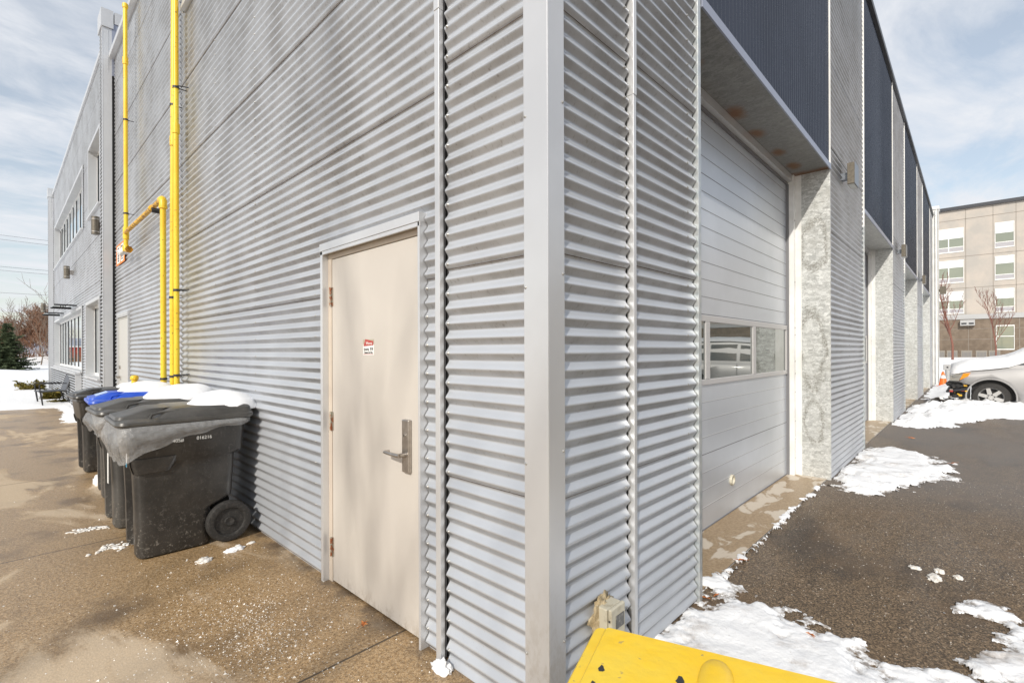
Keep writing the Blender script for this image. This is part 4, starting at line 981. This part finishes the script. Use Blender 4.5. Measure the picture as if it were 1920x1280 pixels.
# local frame: +x along the short edge (towards the viewer's left), +y away from it along the long edge
b = MB(); b.loft([ring(.05, .60, .05, 1.05, 0.0, .05), ring(.02, .64, .02, 1.10, .50, .05)], M_plasty); b.build('body', gb)
def lr(x0, x1, y0, y1, z, r): return ring(x0, x1, y0, y1, z, r)
b = MB(); b.loft([lr(-.012, .672, -.032, 1.135, .525, .03), lr(-.014, .675, -.034, 1.14, .53, .03), lr(-.012, .672, -.032, 1.135, .580, .022), lr(-.006, .665, -.026, 1.13, .588, .020)], M_plasty, True, True)
b.loft([lr(.0, .64, .002, 1.10, .588, .012), lr(.002, .638, .004, 1.098, .597, .012), lr(.006, .634, .008, 1.094, .601, .010)], M_plasty, True, True)
lid = b.build('lid', gb)
b = MB(); n = 18; bm_ = []
for j in range(12):
    f = min(1.0, j / 6); q = sin(pi / 2 * f) ** .8 if f < 1 else 1.0; x = .045 + .075 * (1 - cos(pi / 2 * f)) * 1.2 + (0 if j < 7 else (j - 6) * .08)
    rr = .004 + .040 * q
    bm_.append([(x, .315 + cos(2 * pi * k / n) * rr, .598 + sin(2 * pi * k / n) * rr * .62) for k in range(n)])
b.loft(bm_, M_plasty); b.build('lid_knuckle', lid)
for k, (cx, cy, s) in enumerate(((.20, .042, .015), (.165, .232, .019), (.262, .036, .010))):
    b = MB(); nn = 9; vs = [(cx, cy, .6016)] + [(cx + cos(2 * pi * i / nn) * s * random.uniform(.4, 1.2), cy + sin(2 * pi * i / nn) * s * random.uniform(.3, .8), .6016) for i in range(nn)]
    b.add(vs, [(0, 1 + i, 1 + (i + 1) % nn) for i in range(nn)], M_capdark); b.build('scraped_patch', lid, auto=False)

# ------------------------------------------------------------------ patio chair
M_sling = mat('grey_sling_fabric', (0.10, 0.11, 0.13), .7); M_cf = mat('dark_chair_frame', (0.05, 0.05, 0.055), .4, .4)
t = thing('patio_chair', 'dark metal patio chair with grey sling seat on the snow', 'chair', (-.44, 16.75, 0.03), R(6)); t.scale = (1.12, 1.12, 1.10)
b = MB(); b.box(-.27, .20, -.25, .25, .335, .35, M_sling); b.build('seat', t, bevel=.005)
b = MB(); b.add([(.20, -.25, .35), (.20, .25, .35), (.30, .25, .70), (.30, -.25, .70), (.215, -.25, .345), (.215, .25, .345), (.315, .25, .695), (.315, -.25, .695)], [(0, 1, 2, 3), (7, 6, 5, 4), (0, 4, 5, 1), (2, 6, 7, 3), (1, 5, 6, 2), (0, 3, 7, 4)], M_sling); b.build('backrest', t)
for s in (-1, 1):
    y = .27 * s
    b = MB(); b.tube([(-.27, y, .34), (.20, y, .34), (.24, y, .45), (.31, y, .71)], .013, M_cf, 8); b.build('frame', t)
    b = MB(); b.tube([(-.20, y, 0), (-.235, y, .25), (-.26, y, .50), (-.22, y, .53), (.22, y, .52)], .012, M_cf, 8); b.build('armrest', t)
    b = MB(); b.tube([(-.20, y, 0), (-.235, y, .34)], .0135, M_cf, 8); b.build('leg', t)
    b = MB(); b.tube([(.28, y, 0), (.20, y, .34)], .0135, M_cf, 8); b.build('leg', t)

# ------------------------------------------------------------------ vegetation
M_bark = mat('grey_brown_bark', (0.16, 0.12, 0.09), .9, 0, (0.24, 0.19, 0.15), 30); M_barkred = mat('reddish_twig_bark', (0.25, 0.11, 0.08), .9, 0, (0.18, 0.08, 0.06), 20)
M_rust = mat('rusty_brown_twigs', (0.30, 0.165, 0.10), .9, 0, (0.20, 0.11, 0.07), 1.5); M_pbark = mat('pale_bark', (0.38, 0.32, 0.26), .9)
M_needle = mat('spruce_needles', (0.04, 0.062, 0.03), .8, 0, (0.12, 0.15, 0.07), 2.5, lo=.35, hi=.65)
M_junip = mat('juniper_needles', (0.20, 0.15, 0.015), .8, 0, (0.10, 0.09, 0.015), 9)
def bare_tree(name, lab, cat, loc, H, m, seed, levels=4, spread=.55, group=None, r0=None, ratio=.68, kids=4, first=.25, twig=.004):
    rnd = random.Random(seed); t = thing(name, lab, cat, loc, rnd.random() * 6, group)
    tr = MB(); cr = MB()
    def grow(mb_, p, d, L_, r, lv):
        n = 4; pts = [p]; q = p.copy(); dd = d.copy()
        for k in range(n):
            dd = (dd + Vector((rnd.gauss(0, .09), rnd.gauss(0, .09), .05))).normalized(); q = q + dd * (L_ / n); pts.append(q.copy())
        rs = [r + (max(twig * .6, r * .35) - r) * i / n for i in range(n + 1)]
        mb_.tube(pts, rs, m, 6 if lv < 2 else 3, False)
        if lv >= levels: return
        kk = kids + (3 if lv == 0 else 0)
        for j in range(kk):
            f = first + (1 - first) * (j + rnd.random() * .7) / kk if lv == 0 else .2 + .8 * (j + rnd.random()) / kk
            f = min(f, .99); i = int(f * n); fr = f * n - i; base = pts[i].lerp(pts[i + 1], fr)
            a = rnd.random() * 6.283; side = Vector((cos(a), sin(a), 0)); nd = (d * (1 - spread) + side * spread + Vector((0, 0, .15))).normalized()
            grow(cr, base, nd, L_ * ratio * (1.05 - .45 * f if lv == 0 else .8) * rnd.uniform(.75, 1.15), max(twig, r * (1 - f * .6) * .5), lv + 1)
    grow(tr, Vector((0, 0, -.1)), Vector((0, 0, 1)), H * .82, r0 or H * .012, 0)
    tr.build('trunk', t, auto=False); cr.build('crown', t, auto=False); return t
def spruce(name, lab, loc, H, Rr, seed):
    rnd = random.Random(seed); t = thing(name, lab, 'tree', loc); b = MB(); b.tube([(0, 0, -.1), (0, 0, H * .98)], [H * .02, .01], M_bark, 8); b.build('trunk', t)
    f = MB(); z = .03 * H
    while z < H * .98:
        rr = Rr * (1 - z / H) ** .8 * (rnd.uniform(.72, 1.1) if z > .1 * H else .9) + .03; nb = int(5 + 6 * rr)
        for k in range(nb):
            a = rnd.random() * 6.283; Lb = rr * rnd.uniform(.6, 1.12); d = Vector((cos(a), sin(a), 0)); s = Vector((-sin(a), cos(a), 0)); m_ = int(Lb / .06) + 2; zo = rnd.uniform(-.05, .05) * H * .6; dr = rnd.uniform(.0, .40)
            for i in range(m_):
                q = (i + 1) / m_; c = d * (Lb * q) + Vector((0, 0, z + zo - dr * Lb * q + .16 * Lb * q * q)); w = (.22 * (1 - q) + .05) * (1 + rnd.random() * .5)
                for sg_ in (-1, 1):
                    tip = c + s * (sg_ * w) + d * .09 + Vector((0, 0, rnd.uniform(-.06, .02))); u_ = Vector((rnd.gauss(0, .02), rnd.gauss(0, .02), rnd.gauss(0, .03)))
                    f.add([c, c + d * .05 + u_, tip], [(0, 1, 2)], M_needle); f.add([c + Vector((0, 0, -.02)), c + s * sg_ * w * .6 + Vector((0, 0, -.06)) + u_, tip + u_], [(0, 1, 2)], M_needle)
        z += .028 * H
    f.build('crown', t, auto=False); return t
spruce('spruce_tree', 'dark green spruce standing in the snow at the left edge', (-.95, 52, -.02), 3.8, 1.75, 5)
bare_tree('bare_tree', 'small pale leafless tree in front of the spruce', 'tree', (1.4, 45.5, 0), 2.6, M_pbark, 11, 4, .6, kids=3, twig=.008, r0=.04)
TR = [(3.0, 74, 5.5), (4.6, 78, 6.0), (5.6, 75, 5.0), (6.3, 82, 7.0), (2.4, 84, 5.6), (7.5, 84, 6.4), (4.0, 90, 6.5), (.6, 88, 5.0), (-1.5, 86, 4.6), (8.4, 88, 7.0)]
first = bare_tree('bare_tree', 'rusty brown leafless tree, nearest in the row behind the snowbank', 'tree', (0, 0, 0), 6.0, M_rust, 21, 4, .5, 'brown leafless trees behind the snow field', kids=7, twig=.022, first=.1)
second = bare_tree('bare_tree', 'rusty brown leafless tree beside the far corner of the building', 'tree', (0, 0, 0), 6.0, M_rust, 33, 4, .45, 'brown leafless trees behind the snow field', kids=7, twig=.022, first=.1)
for i, (x, y, H) in enumerate(TR):
    o = first if i == 0 else second if i == 1 else copy_tree(first if i % 2 else second)
    o.location = (x, y, 0); s = H / 6.0; o.scale = (s * 1.2, s * 1.2, s); o.rotation_euler = (0, 0, i * 1.3)
    if i > 1: o['label'] = ['', '', 'brown leafless tree in the back row just right of the spruce', 'brown leafless tree hidden mostly by the far building corner', 'brown leafless tree in the middle of the far row', 'brown leafless tree directly behind the spruce crown', 'low brown leafless tree left of the spruce top', 'brown leafless tree covered by the far building corner', 'brown leafless tree at the right end of the far row, against the wall', 'brown leafless tree farthest right behind the building corner'][i]
for i, (x, y, H) in enumerate(((-2.5, 68, 5.2), (-.4, 72, 6.4), (1.6, 70, 5.4), (3.4, 66, 7.4))):
    labs = ('thin grey leafless tree at the very left edge', 'thin grey leafless tree rising above the spruce top', 'thin grey leafless tree right of the spruce top', 'tallest thin leafless tree near the building corner')
    bare_tree('bare_tree', labs[i], 'tree', (x, y, 0), H, M_bark, 50 + i, 3, .4, kids=4, twig=.014)
# low brown scrub
b = MB(); rnd = random.Random(3)
for k in range(2600):
    x = rnd.uniform(-14, 14); y = 92 + rnd.gauss(0, 3); h = rnd.uniform(.8, 2.6); a = rnd.random() * 6.3
    b.add([(x - .03, y, 0), (x + .03, y, 0), (x + cos(a) * h * .3, y + sin(a) * h * .3, h)], [(0, 1, 2)], M_rust)
tag(b.build('scrub', auto=False), kind='stuff')
# golden juniper
def shrub(lab, loc, rx, ry, rz, seed):
    rnd = random.Random(seed); t = thing('juniper_shrub', lab, 'shrub', loc, group='golden junipers by the wall'); f = MB()
    for k in range(150):
        a = rnd.random() * 6.283; e = rnd.uniform(.1, 1); L_ = rnd.uniform(.5, 1); d = Vector((cos(a) * rx * L_, sin(a) * ry * L_, rz * e * .9))
        for i in range(9):
            q = (i + 1) / 9; c = d * q; w = .05
            u_ = Vector((rnd.gauss(0, w), rnd.gauss(0, w), rnd.gauss(0, w * .6))); v_ = Vector((rnd.gauss(0, w), rnd.gauss(0, w), rnd.gauss(0, w * .6)))
            f.add([c, c + u_, c + d.normalized() * .08 + v_], [(0, 1, 2)], M_junip)
    f.build('foliage', t, auto=False); b = MB(); b.tube([(0, 0, -.05), (0, 0, rz * .5)], .02, M_bark, 6); b.build('stem', t)
shrub('golden brown juniper sprawling over the snow left of the chair', (-.62, 23.3, .06), .42, .6, .36, 4); shrub('small golden juniper tuft behind the patio chair', (-.36, 18.3, .06), .20, .2, .26, 9)
shrub('tiny golden juniper tuft under the patio chair', (-.30, 16.9, .02), .16, .14, .08, 12)
# saplings by the hotel
bare_tree('sapling', 'young reddish leafless tree before the hotel, left one', 'tree', (46.0, -.10, .55), 6.2, M_barkred, 71, 3, .36, 'saplings before the hotel', r0=.075, kids=6, twig=.009, first=.28, ratio=.50)
bare_tree('sapling', 'young reddish leafless tree before the hotel, right one', 'tree', (47.6, -2.35, .55), 5.4, M_barkred, 75, 3, .36, 'saplings before the hotel', r0=.055, kids=6, twig=.009, first=.28, ratio=.50)
# tree behind the photographer whose branches shade the beige door
bare_tree('bare_tree', 'tall leafless tree behind the viewpoint casting branch shadows on the door', 'tree', (-17.2, -5.7, 0), 15.0, M_bark, 83, 3, .33, r0=.075, kids=4, twig=.014, first=.35, ratio=.5)

# ------------------------------------------------------------------ power lines
M_wire = mat('wire', (0.12, 0.13, 0.15), .6)
from math import hypot
def ray_at(px, py, dist):
    d = fw + rt * ((px - 960) / 911) + up * ((657.3 - py) / 911); return Vector(cam.location) + d * dist
WL = [(437, 449, 'topmost power wire in the left sky'), (445, 457, 'second power wire from the top in the left sky'), (496, 505, 'middle power wire in the left sky'), (503, 512, 'fourth power wire down in the left sky'), (545, 551, 'lowest power wire in the left sky')]
for i, (ya, yb, lab) in enumerate(WL):
    D_ = 62 + i; z_a = 1.43 + (657.3 - ya) / 911 * D_; z_b = 1.43 + (657.3 - yb) / 911 * D_
    A_ = ray_at(0, ya, D_); B_ = ray_at(95, yb, D_); d = (B_ - A_); b = MB()
    pts = [A_ + d * t_ + Vector((0, 0, .25 * ((t_ - .4) ** 2 - .16) * .2)) for t_ in [-4, -2, -1, 0, .5, 1, 2, 3.5, 5]]
    b.tube(pts, .022, M_wire, 5); tag(b.build('power_line', auto=False), lab, 'wire', 'power lines')

# ------------------------------------------------------------------ hotel
M_stucco = mat('beige_stucco_panel', (0.46, 0.41, 0.36), .85, 0, (0.38, 0.355, 0.325), .5, bump=.05)
M_brownp = mat('brown_stone_panel', (0.20, 0.155, 0.115), .8, 0, (0.15, 0.115, 0.085), 2)
M_bandg = mat('grey_metal_band', (0.40, 0.40, 0.40), .5); M_joint = mat('panel_joint', (0.26, 0.23, 0.20), .9)
M_blind = mat('white_blind', (0.72, 0.74, 0.73), .7); M_grille = mat('grey_wall_unit_grille', (0.36, 0.35, 0.37), .6); M_unit = mat('beige_grey_unit', (0.24, 0.22, 0.19), .7)
HX = 62.7
h = thing('hotel_building', 'beige four storey hotel with brown ground floor behind the car', 'building', (HX, 0, 0))
b = MB(); b.box(0, 16, -40, 14, 4.76, 14.95, M_stucco); b.box(-.02, 16, -40, 14, .2, 4.30, M_brownp); b.box(-.10, 16, -40, 14, 4.30, 4.76, M_bandg)
for z in (13.95, 10.35, 7.3): b.box(-.012, 0, -40, 14, z, z + .05, M_joint)
for z in (.9, 2.35, 3.35): b.box(-.03, -.02, -40, 14, z, z + .04, M_joint)
for y in (4.6, 1.6, -.72, -2.6, -4.1, -6.1, -8.2, -10.5): b.box(-.012, 0, y, y + .04, 4.76, 14.9, M_joint)
for y in (3, -.9, -2.45, -4.3): b.box(-.03, -.02, y, y + .04, .2, 4.3, M_joint)
b.build('wall', h)
b = MB(); b.box(-.25, 16, -40.2, 14, 14.95, 15.25, M_capdark); b.build('roof', h)
def hwin(y0, y1, z0, z1, cols, ground=False):
    f = MB(); f.box(-.06, .02, y0, y1, z0, z0 + .10, M_white); f.box(-.06, .02, y0, y1, z1 - .10, z1, M_white)
    for y in [y0 + (y1 - y0) * i / cols for i in range(cols + 1)]: f.box(-.06, .02, max(y0, y - .04), min(y1, y + .04), z0 + .10, z1 - .10, M_white)
    H_ = z1 - z0; gz = z0 + (.22 if not ground else .55) * H_
    f.box(-.055, .02, y0, y1, gz - .035, gz + .035, M_white); w = f.build('window', h)
    g_ = MB(); g_.box(-.035 if ground else -.016, -.013, y0 + .06, y1 - .06, z0 + .1, z1 - .1, M_ghotel); g_.build('window_pane', w)
    bl = MB(); bz = z0 + (.58 + .1 * ((int(z0 * 3) % 2))) * H_
    if not ground: bl.box(-.03, -.014, y0 + .06, y1 - .06, bz, z1 - .1, M_blind); bl.build('blind', w)
    if not ground: q = MB(); q.box(-.04, -.016, y0 + .06, y1 - .06, z0 + .1, gz - .05, M_grille); q.build('wall_unit_grille', w)
for z0, z1 in ((10.83, 13.2), (7.85, 10.08), (4.86, 7.05)):
    hwin(-.57, 1.62, z0, z1, 2); hwin(-3.97, -2.69, z0, z1, 1); hwin(-7.6, -5.4, z0, z1, 2); hwin(3.2, 4.5, z0, z1, 1)
hwin(-3.96, -2.75, 1.35, 3.65, 1, True); hwin(-7.3, -6.0, 1.35, 3.65, 1, True)
b = MB(); b.box(-.5, -.02, -1.33, -.3, 3.68, 4.22, M_bandg); b.box(-.52, -.5, -.75, -.38, 3.80, 3.95, M_capdark); b.box(-.52, -.5, -1.25, -.9, 3.80, 3.95, M_capdark); b.build('wall_vent', h)
labs = ['grey slatted cooling unit at hotel base, ' + w for w in ('leftmost', 'second from left', 'middle', 'fourth from left', 'rightmost')]
for i, y in enumerate((1.15, .25, -.75, -1.75, -2.6)):
    t = thing('cooling_unit', labs[i], 'air conditioner', (HX - 1.5, y, .60), group='cooling units at the hotel base')
    b = MB(); b.box(-.4, .4, -.38, .38, 0, .70, M_unit); b.build('casing', t, bevel=.02)
    b = MB()
    for k in range(7): b.box(-.415, -.402, -.30 + k * .09, -.26 + k * .09, .08, .55, M_groove)
    b.build('grille', t)
# kerb, post, cone
b = MB(); b.box(26.6, 26.9, -14, 3, -.01, .14, M_bandg); tag(b.build('kerb'), kind='structure')
t = thing('bollard_post', 'short grey metal post with a rounded head before the snow bank', 'post', (25.3, -.40, 0)); b = MB(); b.tube([(0, 0, 0), (0, 0, .62)], .075, M_bandg, 14); b.build('post', t)
b = MB(); b.box(-.08, .08, -.13, .13, .58, .80, M_bandg); b.lathe([(.0001, -.095), (.035, -.095), (.035, -.08)], M_ink, (0, 0, .69), 'x', 12); b.build('head', t, bevel=.05, seg=4)
M_cone = mat('orange_cone_plastic', (0.85, 0.16, 0.02), .45); 
t = thing('traffic_cone', 'orange traffic cone with a white band beside the building end', 'traffic cone', (22.9, -.34, .03))
b = MB(); b.box(-.18, .18, -.18, .18, 0, .03, M_cone); b.build('base', t, bevel=.01); b = MB(); b.lathe([(.135, .03), (.085, .31)], M_cone, n=22); b.lathe([(.062, .43), (.028, .56), (.02, .565), (.0001, .565)], M_cone, n=22); b.build('body', t)
b = MB(); b.lathe([(.085, .31), (.062, .43)], M_white, n=22); b.build('reflective_band', t)

# ------------------------------------------------------------------ minivan (nose towards the building, seen from its left side)
M_car = mat('silver_car_paint', (0.40, 0.395, 0.395), .46, .25, coat=.25); M_cartrim = mat('black_car_trim', (0.02, 0.02, 0.022), .5); M_lamp = glass('headlamp_lens', (0.40, 0.38, 0.33), .1)
M_amber = mat('amber_lens', (0.85, 0.30, 0.02), .25); M_tail = mat('red_lens', (0.55, 0.03, 0.03), .25); M_rim = mat('alloy_rim', (0.62, 0.62, 0.62), .3, .7)
car = thing('minivan', 'silver minivan under snow with its front bumper missing', 'car', (14.95, -.32, 0))
# local: +x to the car's right... body centred on x=0, nose at y=0, tail at y=-5.05
HW = .97
def sec(y, w, z0, z1, crown=.03, tuck=.08):
    return [(-w + tuck, y, z0), (-w, y, z0 + .14), (-w, y, z0 + (z1 - z0) * .55), (-w + .02, y, z1 - .10), (-w + .09, y, z1 - .02), (-w * .5, y, z1 + crown * .7), (0, y, z1 + crown),
            (w * .5, y, z1 + crown * .7), (w - .09, y, z1 - .02), (w - .02, y, z1 - .10), (w, y, z0 + (z1 - z0) * .55), (w, y, z0 + .14), (w - tuck, y, z0)]
b = MB()
st = [(-.44, .80, .66, .80), (-.48, .90, .66, .86), (-.60, .95, .66, .91), (-.70, .962, .62, .94), (-.76, .965, .61, .95), (-.90, .967, .60, .96), (-1.1, .97, .27, .98), (-1.45, .975, .25, 1.04), (-1.7, .98, .25, 1.06), (-2.4, .985, .24, 1.06), (-3.4, .985, .24, 1.07), (-4.3, .975, .27, 1.08), (-4.8, .95, .32, 1.08), (-5.02, .88, .38, 1.05)]
b.loft([sec(*s) for s in st], M_car)
ob = b.build('tmp', None)
def cutter(y, r):
    c_ = MB(); c_.lathe([(.0001, -1.2), (r, -1.2), (r, 1.2), (.0001, 1.2)], M_cartrim, (0, y, .34), 'x', 40); o_ = c_.build('cut', None); return o_
cuts = [cutter(-1.12, .40), cutter(-4.16, .39)]
for c_ in cuts:
    md = ob.modifiers.new('b', 'BOOLEAN'); md.operation = 'DIFFERENCE'; md.object = c_; md.solver = 'EXACT'
bpy.context.view_layer.update()
me = bpy.data.meshes.new_from_object(ob.evaluated_get(bpy.context.evaluated_depsgraph_get()))
for o_ in cuts + [ob]: bpy.data.objects.remove(o_)
me.name = 'body'; body = link('body', me, car)
b = MB(); b.box(-.80, .80, -1.55, -.80, .22, .80, M_cartrim); b.build('wheel_housing', car); b = MB(); b.box(-.8, .8, -4.6, -3.75, .22, .8, M_cartrim); b.build('wheel_housing', car)
for yc, rr in ((-1.12, .40), (-4.16, .39)):
    b = MB(); pts = [(-.975, yc + cos(a) * (rr + .012), .34 + sin(a) * (rr + .012)) for a in [R(-8 + 196 * k / 24) for k in range(25)]]; b.tube(pts, .016, M_car, 6, False); b.build('arch_lip', car)
def gsec(y, w0, w1, z0, z1): return [(-w0, y, z0), (-w0 + (w0 - w1) * .5, y, z0 + (z1 - z0) * .6), (-w1, y, z1 - .05), (-w1 + .10, y, z1), (0, y, z1 + .03), (w1 - .10, y, z1), (w1, y, z1 - .05), (w0 - (w0 - w1) * .5, y, z0 + (z1 - z0) * .6), (w0, y, z0)]
b = MB(); gst = [(-1.35, .90, .88, 1.00, 1.04), (-1.7, .92, .85, 1.0, 1.24), (-2.1, .93, .80, 1.0, 1.50), (-2.5, .93, .77, 1.0, 1.66), (-3.2, .93, .77, 1.0, 1.72), (-4.3, .93, .77, 1.0, 1.70), (-4.75, .92, .76, 1.0, 1.60), (-4.98, .90, .80, 1.0, 1.10)]
b.loft([gsec(*s) for s in gst], M_car); b.build('roof', car)
def sidepoly(pts, m_, name, off=.004):
    for sx in (-1, 1):
        b = MB(); vs = []
        for (y, z) in pts:
            i = 0
            while i < len(gst) - 2 and y < gst[i + 1][0]: i += 1
            a_, c_ = gst[i], gst[i + 1]; t_ = (y - a_[0]) / (c_[0] - a_[0]); w0 = a_[1] + (c_[1] - a_[1]) * t_; w1 = a_[2] + (c_[2] - a_[2]) * t_; z1 = a_[4] + (c_[4] - a_[4]) * t_
            f_ = min(1, max(0, (z - 1.0) / max(.05, (z1 - .05 - 1.0)))); w = w0 + (w1 - w0) * (f_ * .85 if f_ < .6 else .5 + (f_ - .6) * 1.25)
            vs.append((sx * (w + off + .012), y, z))
        n = len(vs); b.add(vs + [(v[0] - sx * .02, v[1], v[2]) for v in vs], [tuple(range(n)), tuple(range(2 * n - 1, n - 1, -1))] + [(i, (i + 1) % n, n + (i + 1) % n, n + i) for i in range(n)], m_); b.build(name, car)
sidepoly([(-1.55, 1.07), (-1.95, 1.07), (-1.95, 1.28), (-1.85, 1.25)], M_gcar, 'side_window')
sidepoly([(-2.02, 1.09), (-2.85, 1.10), (-2.85, 1.58), (-2.45, 1.53), (-2.02, 1.32)], M_gcar, 'side_window')
sidepoly([(-2.95, 1.10), (-3.75, 1.11), (-3.75, 1.60), (-2.95, 1.60)], M_gcar, 'side_window')
sidepoly([(-3.85, 1.11), (-4.65, 1.13), (-4.55, 1.50), (-4.40, 1.57), (-3.85, 1.60)], M_gcar, 'side_window')
for sx in (-1, 1):
    b = MB(); b.loft([[(sx * (.97 + .13 * f), -1.98 + .09 * s1, 1.09 + .07 * s2) for s1, s2 in ((-1, -1), (1, -1), (1, .6), (.6, 1), (-.6, 1), (-1, .6))] for f in (0, 1)], M_cartrim); b.build('side_mirror', car, bevel=.01)
    def patch(pts, m_, nm, par, th=.012):
        b = MB(); n = len(pts); vs = [(sx * x, y, z) for x, y, z in pts]; b.add(vs + [(v[0] - sx * .03, v[1] - .01, v[2]) for v in vs], [tuple(range(n)), tuple(range(2 * n - 1, n - 1, -1))] + [(i, (i + 1) % n, n + (i + 1) % n, n + i) for i in range(n)], m_); return b.build(nm, par)
    hl = patch([(.76, -.415, .70), (.86, -.435, .69), (.955, -.585, .69), (.972, -.66, .86), (.93, -.50, .86), (.86, -.44, .835)], M_lamp, 'headlight', car)
    patch([(.958, -.60, .71), (.976, -.74, .80), (.978, -.78, .885), (.974, -.665, .865)], M_amber, 'turn_signal', hl)
    b = MB(); b.box(sx * .90 - .06, sx * .90 + .06, -5.03, -4.88, .85, 1.30, M_tail); b.build('tail_light', car, bevel=.02)
# exposed front structure where the bumper is missing
b = MB(); b.box(-.80, .80, -.78, -.42, .28, .66, M_cartrim); b.tube([(-.88, -.50, .57), (-.6, -.40, .58), (0, -.36, .58), (.6, -.40, .58), (.88, -.50, .57)], .04, M_cartrim, 8)
b.tube([(-.93, -.72, .50), (-.90, -.50, .46), (-.7, -.38, .42), (.7, -.38, .42)], .03, M_capdark, 8)
rnd = random.Random(2)
for k in range(40):
    x = rnd.uniform(-.95, -.72) if k < 30 else rnd.uniform(-.7, .8); y = rnd.uniform(-.72, -.42); z = rnd.uniform(.30, .64); s_ = rnd.uniform(.015, .04)
    b.box(x - .05, x, y - s_, y + s_, z - s_ * .6, z + s_ * .6, [M_rustyel, M_nickel, M_capdark, M_cartrim, M_red][k % 5])
b.build('exposed_front', car, bevel=.006)
b = MB(); b.box(-.985, -.978, -1.80, -1.792, .32, 1.0, M_cartrim); b.box(-.992, -.984, -2.92, -2.912, .30, 1.02, M_cartrim); b.box(-.992, -.984, -3.80, -3.792, .5, 1.02, M_cartrim); b.box(-.995, -.985, -2.05, -1.90, .74, .78, M_cartrim); b.box(-.997, -.985, -4.0, -1.82, .46, .49, M_car); b.build('door_seam', car)
for yc in (-1.12, -4.16):
    for sx in (-1, 1):
        X0 = sx * .86
        w = MB(); w.lathe([(.22, -.11), (.30, -.11), (.325, -.085), (.33, 0), (.325, .085), (.30, .11), (.22, .11)], M_rubber, (X0, yc, .335), 'x', 40); wh = w.build('wheel', car)
        r_ = MB(); o_ = sx * .10
        r_.lathe([(.215, -.10), (.222, o_), (.212, o_), (.20, o_ * .6), (.19, o_ * .4)], M_rim, (X0, yc, .335), 'x', 36); r_.lathe([(.0001, o_ * .95), (.05, o_ * .95), (.055, o_ * .5)], M_rim, (X0, yc, .335), 'x', 20)
        r_.lathe([(.0001, o_ * .1), (.21, o_ * .1)], M_cartrim, (X0, yc, .335), 'x', 24)
        for k in range(6):
            a = 2 * pi * k / 6 + .3; dirv = Vector((0, cos(a), sin(a))); sd2 = Vector((0, -sin(a), cos(a))); c0 = Vector((X0 + o_ * .9, yc, .335)); c1 = c0 + dirv * .215; th = Vector((sx * -.03, 0, 0))
            vs = [c0 + sd2 * .045, c0 - sd2 * .045, c1 - sd2 * .033, c1 + sd2 * .033]; r_.add(vs + [v + th for v in vs], [(0, 1, 2, 3), (7, 6, 5, 4), (0, 4, 5, 1), (1, 5, 6, 2), (2, 6, 7, 3), (3, 7, 4, 0)], M_rim)
        r_.build('rim', wh)
# snow lying on the car
def car_snow(name_lab, stn, th, seed):
    b = MB(); rings = []; n = 22
    for i, (y, w, z, zs) in enumerate(stn):
        rg = []
        e = 0 if 0 < i < len(stn) - 1 else 1
        for k in range(n + 1):
            f = -1 + 2 * k / n; hh = z - zs * abs(f) ** 3; t_ = th * (1 - abs(f) ** 6) * (1 - e) * (1 + .35 * noise.fractal((f * 2, y * 2, seed), .8, 2, 4)); rg.append((f * w, y, hh + t_ + .004))
        for k in range(n, -1, -1):
            f = -1 + 2 * k / n; rg.append((f * w, y, z - zs * abs(f) ** 3 - .012))
        rings.append(rg)
    b.loft(rings, M_snow); o_ = b.build('snow_mound', auto=False); o_.location = car.location; tag(o_, name_lab, 'snow', 'snow lying on the minivan')
car_snow('thick snow slab covering bonnet and windscreen of the silver minivan', [(-.42, .80, .82, .04), (-.44, .86, .85, .04), (-.50, .91, .89, .05), (-.6, .94, .93, .05), (-.8, .93, .99, .05), (-1.1, .94, 1.03, .05), (-1.4, .93, 1.08, .05), (-1.7, .89, 1.26, .10), (-2.1, .84, 1.52, .10), (-2.4, .79, 1.64, .08), (-2.45, .79, 1.64, .08)], .19, 2.0)
car_snow('snow slab on the roof of the silver minivan', [(-2.5, .76, 1.69, .04), (-2.6, .77, 1.70, .04), (-3.2, .78, 1.75, .04), (-3.8, .78, 1.75, .04), (-4.4, .77, 1.73, .04), (-4.68, .76, 1.66, .04), (-4.72, .75, 1.65, .04)], .09, 6.0)

# ------------------------------------------------------------------ across the lot: seen only as reflections in the door glass
bb = thing('brick_building', 'brown brick building across the lot mirrored in the bay door glass', 'building', (0, 0, 0))
b = MB(); b.box(8, 48, -34, -26, 0, 8.0, mat('brown_brick', (0.13, 0.08, 0.055), .9, 0, (0.18, 0.11, 0.08), 3)); b.build('wall', bb)
for i in range(7):
    x0 = 13 + i * 4.6
    b = MB(); b.box(x0, x0 + 3.4, -26.0, -25.94, 1.2, 5.0, M_white); w = b.build('window', bb)
    for a_, c_ in ((.08, 1.65), (1.75, 3.32)):
        for z0, z1 in ((1.3, 3.0), (3.1, 4.9)):
            b = MB(); b.box(x0 + a_, x0 + c_, -25.95, -25.92, z0, z1, M_gpale); b.build('window_pane', w)
spruce('spruce_tree', 'evergreen tree across the lot mirrored in the bay door glass', (17.5, -19.5, 0), 7.5, 2.2, 15)
spruce('spruce_tree', 'second evergreen across the lot, mirrored by the door glass right half', (27.5, -18.0, 0), 7.0, 2.0, 18)
M_shed = mat('red_shed_paint', (0.42, 0.03, 0.03), .6)
sh = thing('red_shed', 'low red shed far away mirrored in the office windows', 'shed', (-8.5, 112, 0)); b = MB(); b.box(-3.5, 3.2, 0, 4, 0, 2.3, M_shed); b.build('wall', sh); b = MB(); b.box(-3.8, 3.5, -.3, 4.3, 2.3, 2.5, M_white); b.build('roof', sh)
